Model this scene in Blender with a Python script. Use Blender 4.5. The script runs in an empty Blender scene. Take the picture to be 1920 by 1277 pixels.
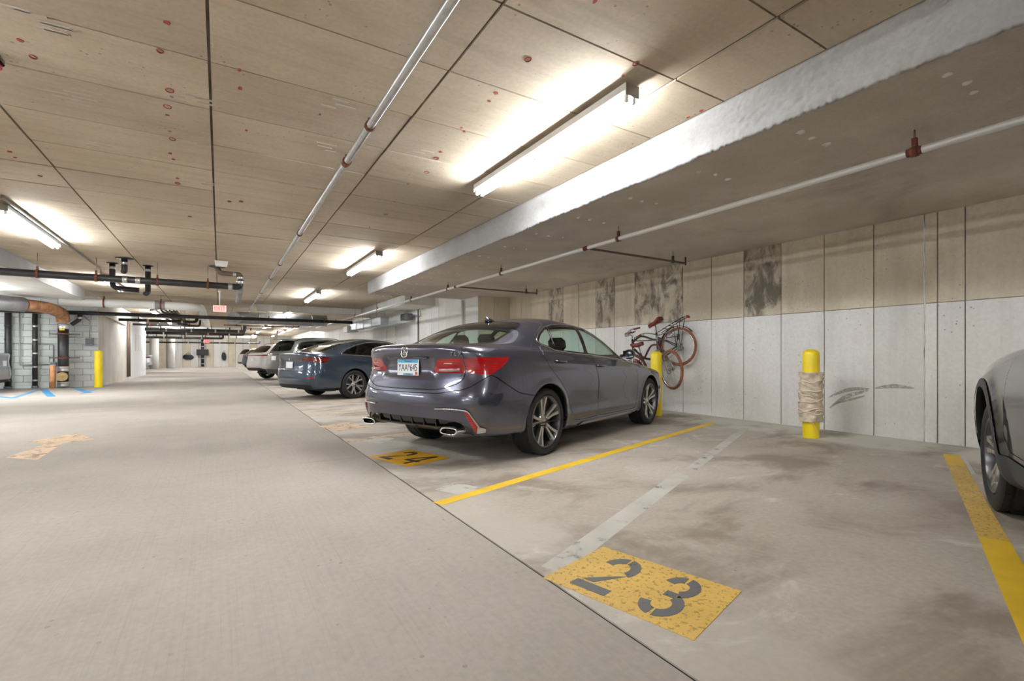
import bpy, bmesh, math, random
import numpy as np
from mathutils import Vector, Matrix

random.seed(7)
SC = bpy.context.scene
COL = SC.collection
PI = math.pi

# ---------------------------------------------------------------- camera, light, exposure
FPX, CXP, HYP, CAMH = 900.0, 960.0, 668.0, 1.0          # focal length and horizon in pixels of 1920x1277
YAW = math.atan((960 - 412) / FPX)
SY, CY = math.sin(YAW), math.cos(YAW)
cam_data = bpy.data.cameras.new('camera')
cam_data.sensor_width = 36.0
cam_data.lens = FPX / 1920 * 36.0
cam_data.shift_y = (HYP - 638.5) / 1920
cam_data.clip_start = 0.05
cam = bpy.data.objects.new('camera', cam_data)
cam.location = (0, 0, CAMH)
cam.rotation_euler = (PI / 2, 0, -YAW)
COL.objects.link(cam)
SC.camera = cam
world = bpy.data.worlds.new('world'); SC.world = world
world.use_nodes = True
world.node_tree.nodes['Background'].inputs[0].default_value = (0.9, 0.95, 1.0, 1)
world.node_tree.nodes['Background'].inputs[1].default_value = 0.02
SC.view_settings.view_transform = 'Standard'
SC.view_settings.look = 'None'
SC.view_settings.exposure = 0.79
SC.view_settings.gamma = 1.0
SC.view_settings.use_curve_mapping = False
SC.cycles.max_bounces = 8
SC.cycles.diffuse_bounces = 6
SC.cycles.glossy_bounces = 4
SC.cycles.transparent_max_bounces = 12
SC.cycles.sample_clamp_indirect = 6.0
TUBE_STRENGTH = 92.0


def ray(x, y):
    r = (x - CXP) / FPX
    return (SY + r * CY, CY - r * SY, -(y - HYP) / FPX)


def onz(x, y, z=0.0):
    d = ray(x, y); t = (z - CAMH) / d[2]
    return Vector((d[0] * t, d[1] * t, z))


def onx(x, y, X):
    d = ray(x, y); t = X / d[0]
    return Vector((X, d[1] * t, CAMH + d[2] * t))


def ony(x, y, Y):
    d = ray(x, y); t = Y / d[1]
    return Vector((d[0] * t, Y, CAMH + d[2] * t))


# ---------------------------------------------------------------- materials
def s(r, g, b):
    f = lambda c: (c / 255 / 12.92) if c / 255 <= 0.04045 else ((c / 255 + 0.055) / 1.055) ** 2.4
    return (f(r), f(g), f(b), 1.0)


MATS = {}


class NT:
    """small node-tree helper"""
    def __init__(self, name):
        self.m = bpy.data.materials.new(name)
        self.m.use_nodes = True
        self.t = self.m.node_tree
        self.b = self.t.nodes['Principled BSDF']
        self.out = self.t.nodes['Material Output']

    def n(self, kind, **kw):
        nd = self.t.nodes.new('ShaderNode' + kind)
        for k, v in kw.items():
            setattr(nd, k, v)
        return nd

    def l(self, a, b):
        self.t.links.new(a, b)

    def set(self, inp, val):
        if hasattr(val, 'is_output'):
            self.l(val, inp)
        else:
            inp.default_value = val

    def pos(self, scale=(1, 1, 1), loc=(0, 0, 0), obj=False):
        if obj:
            src = self.n('TexCoord').outputs['Object']
        else:
            src = self.n('NewGeometry').outputs['Position']
        mp = self.n('Mapping')
        mp.inputs['Scale'].default_value = scale
        mp.inputs['Location'].default_value = loc
        self.l(src, mp.inputs['Vector'])
        return mp.outputs['Vector']

    def noise(self, vec, scale, detail=4, rough=.55, dist=0):
        nd = self.n('TexNoise')
        nd.inputs['Scale'].default_value = scale
        nd.inputs['Detail'].default_value = detail
        nd.inputs['Roughness'].default_value = rough
        nd.inputs['Distortion'].default_value = dist
        self.l(vec, nd.inputs['Vector'])
        return nd.outputs['Fac']

    def vor(self, vec, scale, feature='F1'):
        nd = self.n('TexVoronoi', feature=feature)
        nd.inputs['Scale'].default_value = scale
        self.l(vec, nd.inputs['Vector'])
        return nd.outputs['Distance']

    def ramp(self, fac, a, b, ca=0.0, cb=1.0):
        nd = self.n('MapRange')
        nd.interpolation_type = 'SMOOTHSTEP'
        self.set(nd.inputs['Value'], fac)
        nd.inputs['From Min'].default_value = a
        nd.inputs['From Max'].default_value = b
        nd.inputs['To Min'].default_value = ca
        nd.inputs['To Max'].default_value = cb
        return nd.outputs['Result']

    def math(self, op, a, b=0.0, clamp=False):
        nd = self.n('Math', operation=op, use_clamp=clamp)
        self.set(nd.inputs[0], a); self.set(nd.inputs[1], b)
        return nd.outputs[0]

    def mix(self, fac, a, b, mode='MIX'):
        nd = self.n('Mix', data_type='RGBA', blend_type=mode)
        self.set(nd.inputs['Factor'], fac)
        self.set(nd.inputs[6], a); self.set(nd.inputs[7], b)
        return nd.outputs[2]

    def bump(self, h, strength=.3, dist=.01):
        nd = self.n('Bump')
        nd.inputs['Strength'].default_value = strength
        nd.inputs['Distance'].default_value = dist
        self.l(h, nd.inputs['Height'])
        self.l(nd.outputs['Normal'], self.b.inputs['Normal'])

    def sep(self, vec):
        nd = self.n('SeparateXYZ'); self.l(vec, nd.inputs[0])
        return nd.outputs


def mat(name, color, rough=.5, metal=0.0, coat=0.0, spec=.5, vary=0.0, vscale=8.0, bump=0.0, bscale=60.0, emit=None, alpha=1.0):
    if name in MATS:
        return MATS[name]
    t = NT(name)
    t.b.inputs['Base Color'].default_value = color
    t.b.inputs['Roughness'].default_value = rough
    t.b.inputs['Metallic'].default_value = metal
    t.b.inputs['Coat Weight'].default_value = coat
    t.b.inputs['Coat Roughness'].default_value = .03
    t.b.inputs['Specular IOR Level'].default_value = spec
    if vary or bump:
        v = t.pos(obj=True)
        nz = t.noise(v, vscale, 5)
        if vary:
            dark = tuple(c * (1 - vary) for c in color[:3]) + (1,)
            lite = tuple(min(1, c * (1 + vary * .6)) for c in color[:3]) + (1,)
            t.l(t.mix(t.ramp(nz, .3, .7), dark, lite), t.b.inputs['Base Color'])
        if bump:
            t.bump(t.noise(v, bscale, 3), bump, .004)
    if emit:
        t.b.inputs['Emission Color'].default_value = emit[0]
        t.b.inputs['Emission Strength'].default_value = emit[1]
    MATS[name] = t.m
    return t.m


def glass_mat(name, tint, refl=.9, ior=1.5):
    if name in MATS:
        return MATS[name]
    t = NT(name)
    tr = t.n('BsdfTransparent'); tr.inputs[0].default_value = tint
    gl = t.n('BsdfGlossy'); gl.inputs['Roughness'].default_value = .01
    gl.inputs['Color'].default_value = (refl, refl, refl, 1)
    fr = t.n('LayerWeight'); fr.inputs['Blend'].default_value = .5
    mx = t.n('MixShader')
    t.l(t.math('ADD', t.math('MULTIPLY', t.math('POWER', fr.outputs['Facing'], 5.0), .94), .045), mx.inputs[0])
    t.l(tr.outputs[0], mx.inputs[1]); t.l(gl.outputs[0], mx.inputs[2])
    t.l(mx.outputs[0], t.out.inputs['Surface'])
    t.t.nodes.remove(t.b)
    MATS[name] = t.m
    return t.m


def paint_mat(name, color, flake=.35, rough=.32):
    """metallic car paint under a clear coat"""
    if name in MATS:
        return MATS[name]
    t = NT(name)
    t.b.inputs['Base Color'].default_value = color
    t.b.inputs['Metallic'].default_value = flake
    t.b.inputs['Roughness'].default_value = rough
    t.b.inputs['Coat Weight'].default_value = 1.0
    t.b.inputs['Coat Roughness'].default_value = .02
    t.b.inputs['Coat IOR'].default_value = 1.55
    MATS[name] = t.m
    return t.m


# ---------------------------------------------------------------- mesh helpers
def tag(o, label=None, cat=None, group=None, kind=None):
    if label: o['label'] = label
    if cat: o['category'] = cat
    if group: o['group'] = group
    if kind: o['kind'] = kind
    return o


def empty(name, loc=(0, 0, 0), rz=0.0, parent=None):
    o = bpy.data.objects.new(name, None)
    o.empty_display_size = .1
    o.location = loc; o.rotation_euler = (0, 0, rz)
    COL.objects.link(o)
    if parent: o.parent = parent
    return o


def link_mesh(name, me, m=None, parent=None):
    if m is not None and not me.materials:
        me.materials.append(m)
    o = bpy.data.objects.new(name, me)
    COL.objects.link(o)
    if parent: o.parent = parent
    return o


def copy_tree(o, parent=None):
    c = o.copy(); COL.objects.link(c); c.parent = parent
    for ch in list(o.children):
        copy_tree(ch, c)
    return c


def basis(d):
    d = Vector(d).normalized()
    a = Vector((0, 0, 1)) if abs(d.z) < .95 else Vector((1, 0, 0))
    u = d.cross(a).normalized(); v = d.cross(u).normalized()
    return d, u, v


class MB:
    """collects simple shapes and builds one mesh object"""
    def __init__(self):
        self.v = []; self.f = []; self.smooth = []

    def add(self, vs, fs, smooth=False):
        o = len(self.v)
        self.v += [tuple(p) for p in vs]
        self.f += [tuple(i + o for i in f) for f in fs]
        self.smooth += [smooth] * len(fs)
        return self

    def box(self, c, size, rz=0.0, M_=None, bevel=0.0):
        sx, sy, sz = (q / 2 for q in size)
        if bevel > 0:
            b = min(bevel, sx * .9, sy * .9, sz * .9)
            pts = []
            for x in (-1, 1):
                for y in (-1, 1):
                    for z in (-1, 1):
                        pts += [(x * (sx - b), y * (sy - b), z * sz), (x * (sx - b), y * sy, z * (sz - b)), (x * sx, y * (sy - b), z * (sz - b))]
            bm = bmesh.new()
            for p in pts: bm.verts.new(p)
            r = bmesh.ops.convex_hull(bm, input=bm.verts)
            bm.verts.ensure_lookup_table(); bm.verts.index_update()
            vs = [v.co.copy() for v in bm.verts]; fs = [[v.index for v in f.verts] for f in bm.faces]
            bm.free()
        else:
            vs = [Vector((x * sx, y * sy, z * sz)) for x in (-1, 1) for y in (-1, 1) for z in (-1, 1)]
            fs = [(0, 1, 3, 2), (4, 6, 7, 5), (0, 4, 5, 1), (2, 3, 7, 6), (0, 2, 6, 4), (1, 5, 7, 3)]
        R = M_ if M_ is not None else Matrix.Rotation(rz, 3, 'Z')
        c = Vector(c)
        return self.add([R @ Vector(p) + c for p in vs], fs)

    def span(self, a, b):
        a, b = Vector(a), Vector(b)
        return self.box((a + b) / 2, [abs(q) for q in (b - a)])

    def tube(self, pts, r, n=10, closed=False, caps=True, rad=None):
        pts = [Vector(p) for p in pts]
        rings = []
        N = len(pts)
        prev_u = None
        for i, p in enumerate(pts):
            if closed:
                d = pts[(i + 1) % N] - pts[i - 1]
            else:
                d = (pts[min(i + 1, N - 1)] - pts[max(i - 1, 0)])
            if d.length < 1e-9: d = Vector((0, 0, 1))
            d.normalize()
            if prev_u is None:
                _, u, v = basis(d)
            else:
                u = (prev_u - d * prev_u.dot(d))
                u = u.normalized() if u.length > 1e-6 else basis(d)[1]
                v = d.cross(u)
            prev_u = u
            rr = rad[i] if rad else r
            rings.append([p + (u * math.cos(2 * PI * k / n) + v * math.sin(2 * PI * k / n)) * rr for k in range(n)])
        vs = [q for ring in rings for q in ring]
        fs = []
        for i in range(N if closed else N - 1):
            j = (i + 1) % N
            for k in range(n):
                fs.append((i * n + k, i * n + (k + 1) % n, j * n + (k + 1) % n, j * n + k))
        self.add(vs, fs, True)
        if caps and not closed:
            o = len(self.v) - len(vs)
            self.f.append(tuple(o + k for k in reversed(range(n)))); self.smooth.append(False)
            self.f.append(tuple(o + (N - 1) * n + k for k in range(n))); self.smooth.append(False)
        return self

    def cyl(self, a, b, r, n=16, r2=None):
        return self.tube([a, b], r, n, rad=[r, r if r2 is None else r2])

    def lathe(self, prof, n=32, c=(0, 0, 0), axis='Z', smooth=True, a0=0.0, a1=2 * PI):
        """profile of (radius, height) turned about an axis"""
        full = abs(a1 - a0 - 2 * PI) < 1e-6
        m = n if full else n + 1
        vs = []
        for k in range(m):
            t = a0 + (a1 - a0) * k / n
            for r, h in prof:
                p = (r * math.cos(t), r * math.sin(t), h)
                if axis == 'Y': p = (p[0], p[2], p[1])
                if axis == 'X': p = (p[2], p[0], p[1])
                vs.append(Vector(p) + Vector(c))
        P = len(prof); fs = []
        for k in range(n):
            k2 = (k + 1) % m
            for i in range(P - 1):
                fs.append((k * P + i, k2 * P + i, k2 * P + i + 1, k * P + i + 1))
        return self.add(vs, fs, smooth)

    def prism(self, poly, h0, h1, plane='XY', off=(0, 0, 0)):
        n = len(poly)
        def P(a, b, h):
            if plane == 'XY': return Vector((a, b, h))
            if plane == 'XZ': return Vector((a, h, b))
            return Vector((h, a, b))
        vs = [P(a, b, h0) + Vector(off) for a, b in poly] + [P(a, b, h1) + Vector(off) for a, b in poly]
        fs = [tuple(range(n))[::-1], tuple(range(n, 2 * n))] + [(i, (i + 1) % n, n + (i + 1) % n, n + i) for i in range(n)]
        return self.add(vs, fs)

    def xf(self, M_):
        self.v = [tuple(M_ @ Vector(p)) for p in self.v]
        return self

    def mesh(self, name):
        me = bpy.data.meshes.new(name)
        me.from_pydata(self.v, [], self.f)
        me.polygons.foreach_set('use_smooth', self.smooth)
        me.update()
        bm = bmesh.new(); bm.from_mesh(me)
        bmesh.ops.recalc_face_normals(bm, faces=bm.faces)
        bm.to_mesh(me); bm.free()
        return me

    def build(self, name, m, parent=None):
        return link_mesh(name, self.mesh(name), m, parent)


def text_mesh(body, size, depth=0.001, spacing=1.0):
    cu = bpy.data.curves.new('lettering', 'FONT')
    cu.body = body; cu.size = size; cu.extrude = depth
    cu.align_x = 'CENTER'; cu.align_y = 'CENTER'; cu.space_character = spacing
    o = bpy.data.objects.new('lettering', cu); COL.objects.link(o)
    bpy.context.view_layer.update()
    me = bpy.data.meshes.new_from_object(o.evaluated_get(bpy.context.evaluated_depsgraph_get()))
    bpy.data.objects.remove(o); bpy.data.curves.remove(cu)
    return me


def arc(c, r, a0, a1, n, plane='XZ'):
    out = []
    for k in range(n + 1):
        t = a0 + (a1 - a0) * k / n
        p = (r * math.cos(t), 0, r * math.sin(t)) if plane == 'XZ' else (r * math.cos(t), r * math.sin(t), 0) if plane == 'XY' else (0, r * math.cos(t), r * math.sin(t))
        out.append(Vector(c) + Vector(p))
    return out


def catmull(pts, n=8, closed=False):
    pts = [Vector(p) for p in pts]; N = len(pts); out = []
    for i in range(N if closed else N - 1):
        g = (lambda k: pts[k % N]) if closed else (lambda k: pts[max(0, min(N - 1, k))])
        p0, p1, p2, p3 = g(i - 1), g(i), g(i + 1), g(i + 2)
        for k in range(n):
            t = k / n
            out.append(.5 * ((2 * p1) + (p2 - p0) * t + (2 * p0 - 5 * p1 + 4 * p2 - p3) * t * t + (3 * p1 - p0 - 3 * p2 + p3) * t ** 3))
    if not closed: out.append(pts[-1])
    return out
# ---------------------------------------------------------------- car bodies: one smooth half shell, cut into panels
def chaikin(poly, n=2):
    for _ in range(n):
        out = []
        for i in range(len(poly)):
            a, b = poly[i], poly[(i + 1) % len(poly)]
            out += [(a[0] * .75 + b[0] * .25, a[1] * .75 + b[1] * .25), (a[0] * .25 + b[0] * .75, a[1] * .25 + b[1] * .75)]
        poly = out
    return poly


def rp(poly, r=.03, n=4):
    """polygon with every corner rounded by about r"""
    out = []
    N = len(poly)
    for i in range(N):
        p, q, t_ = np.array(poly[i - 1]), np.array(poly[i]), np.array(poly[(i + 1) % N])
        a, b = p - q, t_ - q
        la, lb = np.linalg.norm(a), np.linalg.norm(b)
        ra, rb = min(r, la * .45), min(r, lb * .45)
        A, B = q + a / la * ra, q + b / lb * rb
        for k in range(n + 1):
            s_ = k / n
            out.append(tuple((1 - s_) ** 2 * A + 2 * s_ * (1 - s_) * q + s_ ** 2 * B))
    return out


def poly_sdf(x, y, poly):
    d = np.full(len(x), 1e9); inside = np.zeros(len(x), bool)
    n = len(poly)
    for i in range(n):
        ax, ay = poly[i]; bx, by = poly[(i + 1) % n]
        ex, ey = bx - ax, by - ay
        L = ex * ex + ey * ey + 1e-12
        t = np.clip(((x - ax) * ex + (y - ay) * ey) / L, 0, 1)
        d = np.minimum(d, np.hypot(x - ax - t * ex, y - ay - t * ey))
        c = (ay > y) != (by > y)
        with np.errstate(divide='ignore', invalid='ignore'):
            inside ^= c & (x < (bx - ax) * (y - ay) / (by - ay + 1e-15) + ax)
    return np.where(inside, -d, d)


def bspline_weights(t):
    return np.stack([(1 - t) ** 3, 3 * t ** 3 - 6 * t ** 2 + 4, -3 * t ** 3 + 3 * t ** 2 + 3 * t + 1, t ** 3], -1) / 6


def sample_params(net, axis, total):
    d = np.linalg.norm(np.diff(net, axis=axis), axis=-1)
    seg = d.mean(axis=1 - axis)
    seg = np.maximum(seg, .03)
    k = np.maximum(2, np.round(seg / seg.sum() * total)).astype(int)
    out = []
    for i, c in enumerate(k):
        out += list(i + np.arange(c) / c)
    return np.array(out + [len(k)], float)


class Shell:
    def __init__(self, net, nu=150, nv=90, disp=None):
        net = np.array(net, float)
        Nu, Nv = net.shape[:2]
        flip = np.array([1, -1, 1.0])
        e = np.concatenate([net[1:2] * flip, net, net[-2:-1] * flip], 0)
        e = np.concatenate([2 * e[:, :1] - e[:, 1:2], e, e[:, -2:-1] * flip], 1)
        us, vs = sample_params(net, 0, nu), sample_params(net, 1, nv)

        def weights(ps, N):
            i = np.minimum(ps.astype(int), N - 2); W = bspline_weights(ps - i)
            m = np.zeros((len(ps), N + 2))
            for k in range(4):
                m[np.arange(len(ps)), i + k] += W[:, k]
            return m
        P = np.einsum('ui,ijc,vj->uvc', weights(us, Nu), e, weights(vs, Nv))
        k4 = np.argmin(abs(vs - 4))
        row = P[:, k4, :2]
        arc_ = np.concatenate([[0], np.cumsum(np.linalg.norm(np.diff(row[::-1], axis=0), axis=1))])[::-1]
        U, V_ = np.meshgrid(us, vs, indexing='ij')
        A = np.repeat(arc_[:, None], len(vs), 1)

        def normals(P):
            du = np.gradient(P, axis=0); dv = np.gradient(P, axis=1)
            n = np.cross(dv, du)
            l = np.linalg.norm(n, axis=-1, keepdims=True)
            n = n / np.maximum(l, 1e-9)
            return n
        n = normals(P)
        if n[len(us) // 2, len(vs) // 3, 1] < 0: n = -n
        if disp is not None:
            P = P + n * disp(P, A, V_)[..., None]
            n = normals(P)
            if n[len(us) // 2, len(vs) // 3, 1] < 0: n = -n
        P[0, :, 1] = 0; P[-1, :, 1] = 0; P[:, -1, 1] = 0
        nu_, nv_ = P.shape[:2]
        self.V = np.concatenate([P, n, U[..., None], V_[..., None], A[..., None]], -1).reshape(-1, 9)
        idx = np.arange(nu_ * nv_).reshape(nu_, nv_)
        a, b, c, d = idx[:-1, :-1].ravel(), idx[1:, :-1].ravel(), idx[1:, 1:].ravel(), idx[:-1, 1:].ravel()
        self.T = np.concatenate([np.stack([a, b, c], 1), np.stack([a, c, d], 1)])
        # make the winding agree with the outward normal
        p = self.V[:, :3]
        t = self.T[len(self.T) // 2 - nv_ * (nu_ // 2)]
        fn = np.cross(p[self.T[:, 1]] - p[self.T[:, 0]], p[self.T[:, 2]] - p[self.T[:, 0]])
        if (fn * self.V[self.T[:, 0], 3:6]).sum() < 0:
            self.T = self.T[:, ::-1]
        from mathutils.bvhtree import BVHTree
        self.bvh = BVHTree.FromPolygons([tuple(q) for q in p], [tuple(int(i) for i in q) for q in self.T])

    @property
    def x(self): return self.V[:, 0]
    @property
    def y(self): return self.V[:, 1]
    @property
    def z(self): return self.V[:, 2]
    @property
    def u(self): return self.V[:, 6]
    @property
    def v(self): return self.V[:, 7]
    @property
    def a(self): return self.V[:, 8]

    def split(self, T, dfun):
        """cut triangles along dfun = 0; returns (inside, outside) triangles"""
        d = dfun(self)
        dt = d[T]
        neg = dt < 0
        k = neg.sum(1)
        tin, tout = T[k == 3], T[k == 0]
        mixed = T[(k == 1) | (k == 2)]
        if len(mixed) == 0:
            return tin, tout
        mneg = d[mixed] < 0
        lone_neg = mneg.sum(1) == 1
        lone = np.where(lone_neg, mneg.argmax(1), (~mneg).argmax(1))
        r = np.arange(len(mixed))
        A, B, C = mixed[r, lone], mixed[r, (lone + 1) % 3], mixed[r, (lone + 2) % 3]

        def edge_points(a, b):
            key = np.stack([np.minimum(a, b), np.maximum(a, b)], 1)
            return key
        keys = np.concatenate([edge_points(A, B), edge_points(A, C)])
        uq, inv = np.unique(keys, axis=0, return_inverse=True)
        inv = inv.reshape(-1)
        d0, d1 = d[uq[:, 0]], d[uq[:, 1]]
        t = np.clip(d0 / (d0 - d1 + 1e-15), .001, .999)[:, None]
        nv = self.V[uq[:, 0]] * (1 - t) + self.V[uq[:, 1]] * t
        base = len(self.V)
        self.V = np.concatenate([self.V, nv])
        e1, e2 = base + inv[:len(A)], base + inv[len(A):]
        tri = np.stack([A, e1, e2], 1)
        quad = np.concatenate([np.stack([e1, B, C], 1), np.stack([e1, C, e2], 1)])
        ln2 = np.concatenate([lone_neg, lone_neg])
        tin = np.concatenate([tin, tri[lone_neg], quad[~ln2]])
        tout = np.concatenate([tout, tri[~lone_neg], quad[ln2]])
        return tin, tout

    def piece(self, T, name, m, parent, side='both', off=0.0):
        used, inv = np.unique(T, return_inverse=True)
        inv = inv.reshape(-1, 3)
        P = self.V[used, :3] + self.V[used, 3:6] * off
        objs = []

        def mk(P, F, nm):
            me = bpy.data.meshes.new(nm)
            me.from_pydata(P.tolist(), [], F.tolist())
            me.polygons.foreach_set('use_smooth', [True] * len(me.polygons))
            me.update()
            return link_mesh(nm, me, m, parent)
        Pm = P * np.array([1, -1, 1]); Fm = inv[:, ::-1]
        if side == 'both':
            n = len(P)
            cen = np.abs(P[:, 1]) < 1e-4
            remap = np.where(cen, np.arange(n), np.arange(n) + n)
            F = np.concatenate([inv, remap[Fm]])
            return mk(np.concatenate([P, Pm]), F, name)
        if side == 'each':
            return [mk(P, inv, name), mk(Pm, Fm, name)]
        if side == 'right':
            return mk(Pm, Fm, name)
        return mk(P, inv, name)

    def side(self, x, z, off=0.0):
        h = self.bvh.ray_cast(Vector((x, 2.5, z)), Vector((0, -1, 0)))
        if h[0] is None: return None
        n = h[1] if h[1].y > 0 else -h[1]
        return h[0] + n * off

    def back(self, y, z, off=0.0):
        h = self.bvh.ray_cast(Vector((-4, abs(y), z)), Vector((1, 0, 0)))
        if h[0] is None: return None
        n = h[1] if h[1].x < 0 else -h[1]
        p = h[0] + n * off
        return Vector((p.x, math.copysign(p.y, y) if y else 0, p.z))

    def top(self, x, y, off=0.0):
        h = self.bvh.ray_cast(Vector((x, abs(y) + 1e-4, 3)), Vector((0, 0, -1)))
        return Vector((x, y, h[0].z + off)) if h[0] else None


def car_net(p):
    wb, w = p['wb'], p['w']
    xF, xR = wb + p['fo'], -p['ro']
    side_x = [wb, wb * .74, wb * .47, wb * .22, 0.0]
    fx = [0, -.015, -.10, -.38]; fy = [0, .50, .80, .955]           # front corner in plan
    rx = [p.get('rx9', .60), .27, p.get('rx11', .075), .012, 0]; ry = [.985, .935, p.get('ry11', .76), .44, 0]
    sag = p.get('rear_bow', .05)
    rows = []
    for lev in p['levels']:
        zf, zm, zr, wf, wm, wr, nose, tail = lev[:8]
        zrear = lev[8] if len(lev) > 8 else [zr] * 5
        row = []
        for k in range(4):
            row.append([xF + fx[k] + nose, fy[k] * w * wf, zf + (zm - zf) * (.12 if k == 3 else 0)])
        zz = [zf * .6 + zm * .4, zm, zm, zm * .8 + zr * .2, zm * .35 + zr * .65]
        ww = [wf, (wf + wm) / 2, wm, (wm + wr) / 2, wr]
        for k in range(5):
            row.append([side_x[k], w * ww[k], zz[k]])
        for k in range(5):
            row.append([xR + rx[k] + tail, ry[k] * w * wr, zrear[k]])
        rows.append(row)
    # belt row: hood front edge, window sill, deck lip
    zb = p['belt']           # heights at A pillar, B pillar, rear
    row = []
    for k in range(4):
        row.append([xF + p['hood_nose'] + [0, -.02, -.11, -.36][k], [0, .45, .72, .865][k] * w, p['hood_z'] + [0, -.004, -.015, .0][k]])
    for k in range(5):
        row.append([side_x[k], w * [.905, .93, .935, .935, .925][k], [(p['hood_z'] * .45 + zb[0] * .55), zb[0], zb[1], zb[1] * .5 + zb[2] * .5, zb[2]][k]])
    lip = p['lip']           # (x offset, z at centre, z at corner)
    for k in range(5):
        row.append([xR + lip[0] + [.55, .26, .085, .015, 0][k], w * [.90, .845, .69, .40, 0][k], lip[2] + (lip[1] - lip[2]) * [0, .1, .5, .9, 1][k]])
    rows.append(row)
    belt = row
    # glass base
    xw, zc, xg, zg = p['xw'], p['zc'], p['xg'], p['zg']
    yb = p['yb'] * w
    gb = []
    fr = [(0, 0), (-.02, .42), (-.09, .68), (-.20, .86), (-.34, .955), (-.56, .99)]
    for k in range(6):
        gb.append([xw + fr[k][0], yb * fr[k][1], zc + (zb[0] + .015 - zc) * (k / 5) ** 1.5])
    xs = [xw - .56, p['xside'][0], p['xside'][1], p['xside'][2]]
    for k in range(1, 4):
        gb.append([xs[k], yb * [1, 1, 1, .985][k], [0, zb[1] + .015, zb[1] * .5 + zb[2] * .5 + .015, zb[2] + .015][k]])
    rr = [(.33, .90), (.16, .79), (.05, .62), (.01, .37), (0, 0)]
    rr = p.get('rg', rr)
    for k in range(5):
        gb.append([xg + rr[k][0], yb * rr[k][1], zb[2] + .02 + (zg - zb[2] - .02) * [.35, .65, .9, 1, 1][k]])
    # mid hood / deck row
    mid = []
    for k in range(14):
        a, b = np.array(belt[k]), np.array(gb[k])
        q = a * .5 + b * .5
        q[2] += p['crown'][0] * [1, 1, .9, .7, .3, 0, 0, 0, 0, 0, 0, 0, 0, 0][k]
        q[2] += p['crown'][1] * [0, 0, 0, 0, 0, 0, 0, 0, 0, .2, .6, .9, 1, 1][k]
        mid.append(list(q))
    rows.append(mid); rows.append(gb)
    # roof edge
    xrf, xrr, yr = p['xrf'], p['xrr'], p['yr'] * w
    zr_ = p['roof']          # edge heights front, mid, rear, and crown
    re = []
    fr = [(0, 0), (-.01, .48), (-.04, .76), (-.09, .90), (-.17, .965), (-.33, .99)]
    for k in range(6):
        re.append([xrf + fr[k][0], yr * fr[k][1], zr_[0] + .012 * k / 5 + zr_[3] * (1 - fr[k][1] ** 2) * .6])
    n = [(.62, 1.0), (.34, 1.0), (.12, .985)]
    x0, x1 = xrf - .33, xrr
    for t, yy in n:
        re.append([x1 + (x0 - x1) * t, yr * yy, zr_[1] if t > .5 else zr_[1] * .6 + zr_[2] * .4 if t > .2 else zr_[1] * .25 + zr_[2] * .75])
    rr = p.get('rroof', [(.10, .95), (.05, .87), (.02, .72), (.005, .44), (0, 0)])
    for k in range(5):
        re.append([xrr + rr[k][0], yr * rr[k][1], zr_[2] + zr_[3] * (1 - rr[k][1] ** 2) * .6])
    gm = []
    for k in range(14):
        q = np.array(gb[k]) * .5 + np.array(re[k]) * .5
        out = np.array([0, .018, .01]) * (1 if 4 < k < 10 else .5) * min(1, abs(q[1]) * 3)
        if k < 5: out = out + np.array([.025, 0, .02])
        if k > 8: out = out + np.array([-.03, 0, .02]) * p.get('gbulge', 1)
        gm.append(list(q + out))
    rows.append(gm); rows.append(re)
    cx = xrf * .5 + xrr * .5
    inner, cen = [], []
    for k in range(14):
        q = np.array(re[k])
        zc_ = zr_[1] + zr_[3]
        t = min(1, max(0, (q[0] - xrr) / (xrf - xrr)))
        zcen = (zr_[2] + zr_[3] * .6) * (1 - t) + (zr_[0] + zr_[3] * .6) * t
        hump = zc_ - (zr_[1] if True else 0)
        zmid = zcen + 4 * t * (1 - t) * max(0, zc_ - (zr_[0] + zr_[2]) / 2 - zr_[3] * .6)
        inner.append([cx + (q[0] - cx) * .90, q[1] * .62, zmid * .75 + q[2] * .25 + .004])
        cen.append([cx + (q[0] - cx) * .80, 0, zmid + .006])
    rows.append(inner); rows.append(cen)
    return np.array(rows).transpose(1, 0, 2)


def arch_liner(sh, T_edge_pts, cx, cz, name, parent, depth=.36):
    """flange and inner wheel house along the cut edge of a wheel arch"""
    pts = sorted(T_edge_pts, key=lambda q: math.atan2(q[2] - cz, q[0] - cx) % (2 * PI) if math.atan2(q[2] - cz, q[0] - cx) > -2 else 9)
    mb = MB()
    vs = []; fs = []
    prof = [(0.0, 0.0), (.012, 0.0), (.014, -.04), (.014, -depth)]
    pts = pts[::max(1, len(pts) // 60)]
    for q in pts:
        ang = math.atan2(q[2] - cz, q[0] - cx); R = math.hypot(q[0] - cx, q[2] - cz)
        for dr, dy in prof:
            yy = q[1] + dy if dy > -.1 else .50
            rr_ = R + (0 if dr == 0 else -.004 if dy == 0 else dr)
            vs.append((cx + math.cos(ang) * rr_, yy, cz + math.sin(ang) * rr_))
    n = len(prof)
    for i in range(len(pts) - 1):
        for k in range(n - 1):
            fs.append((i * n + k, (i + 1) * n + k, (i + 1) * n + k + 1, i * n + k + 1))
    mb.add(vs, fs, True)
    # inner wall of the wheel house
    o = len(mb.v)
    inner = [i * n + n - 1 for i in range(len(pts))]
    mb.f.append(tuple(inner)); mb.smooth.append(False)
    m2 = MB(); m2.add([(x, -y, z) for x, y, z in mb.v], [tuple(reversed(f)) for f in mb.f], True)
    a = mb.build(name, MATS['car_black'], parent)
    b = m2.build(name, MATS['car_black'], parent)
    return a, b


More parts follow.
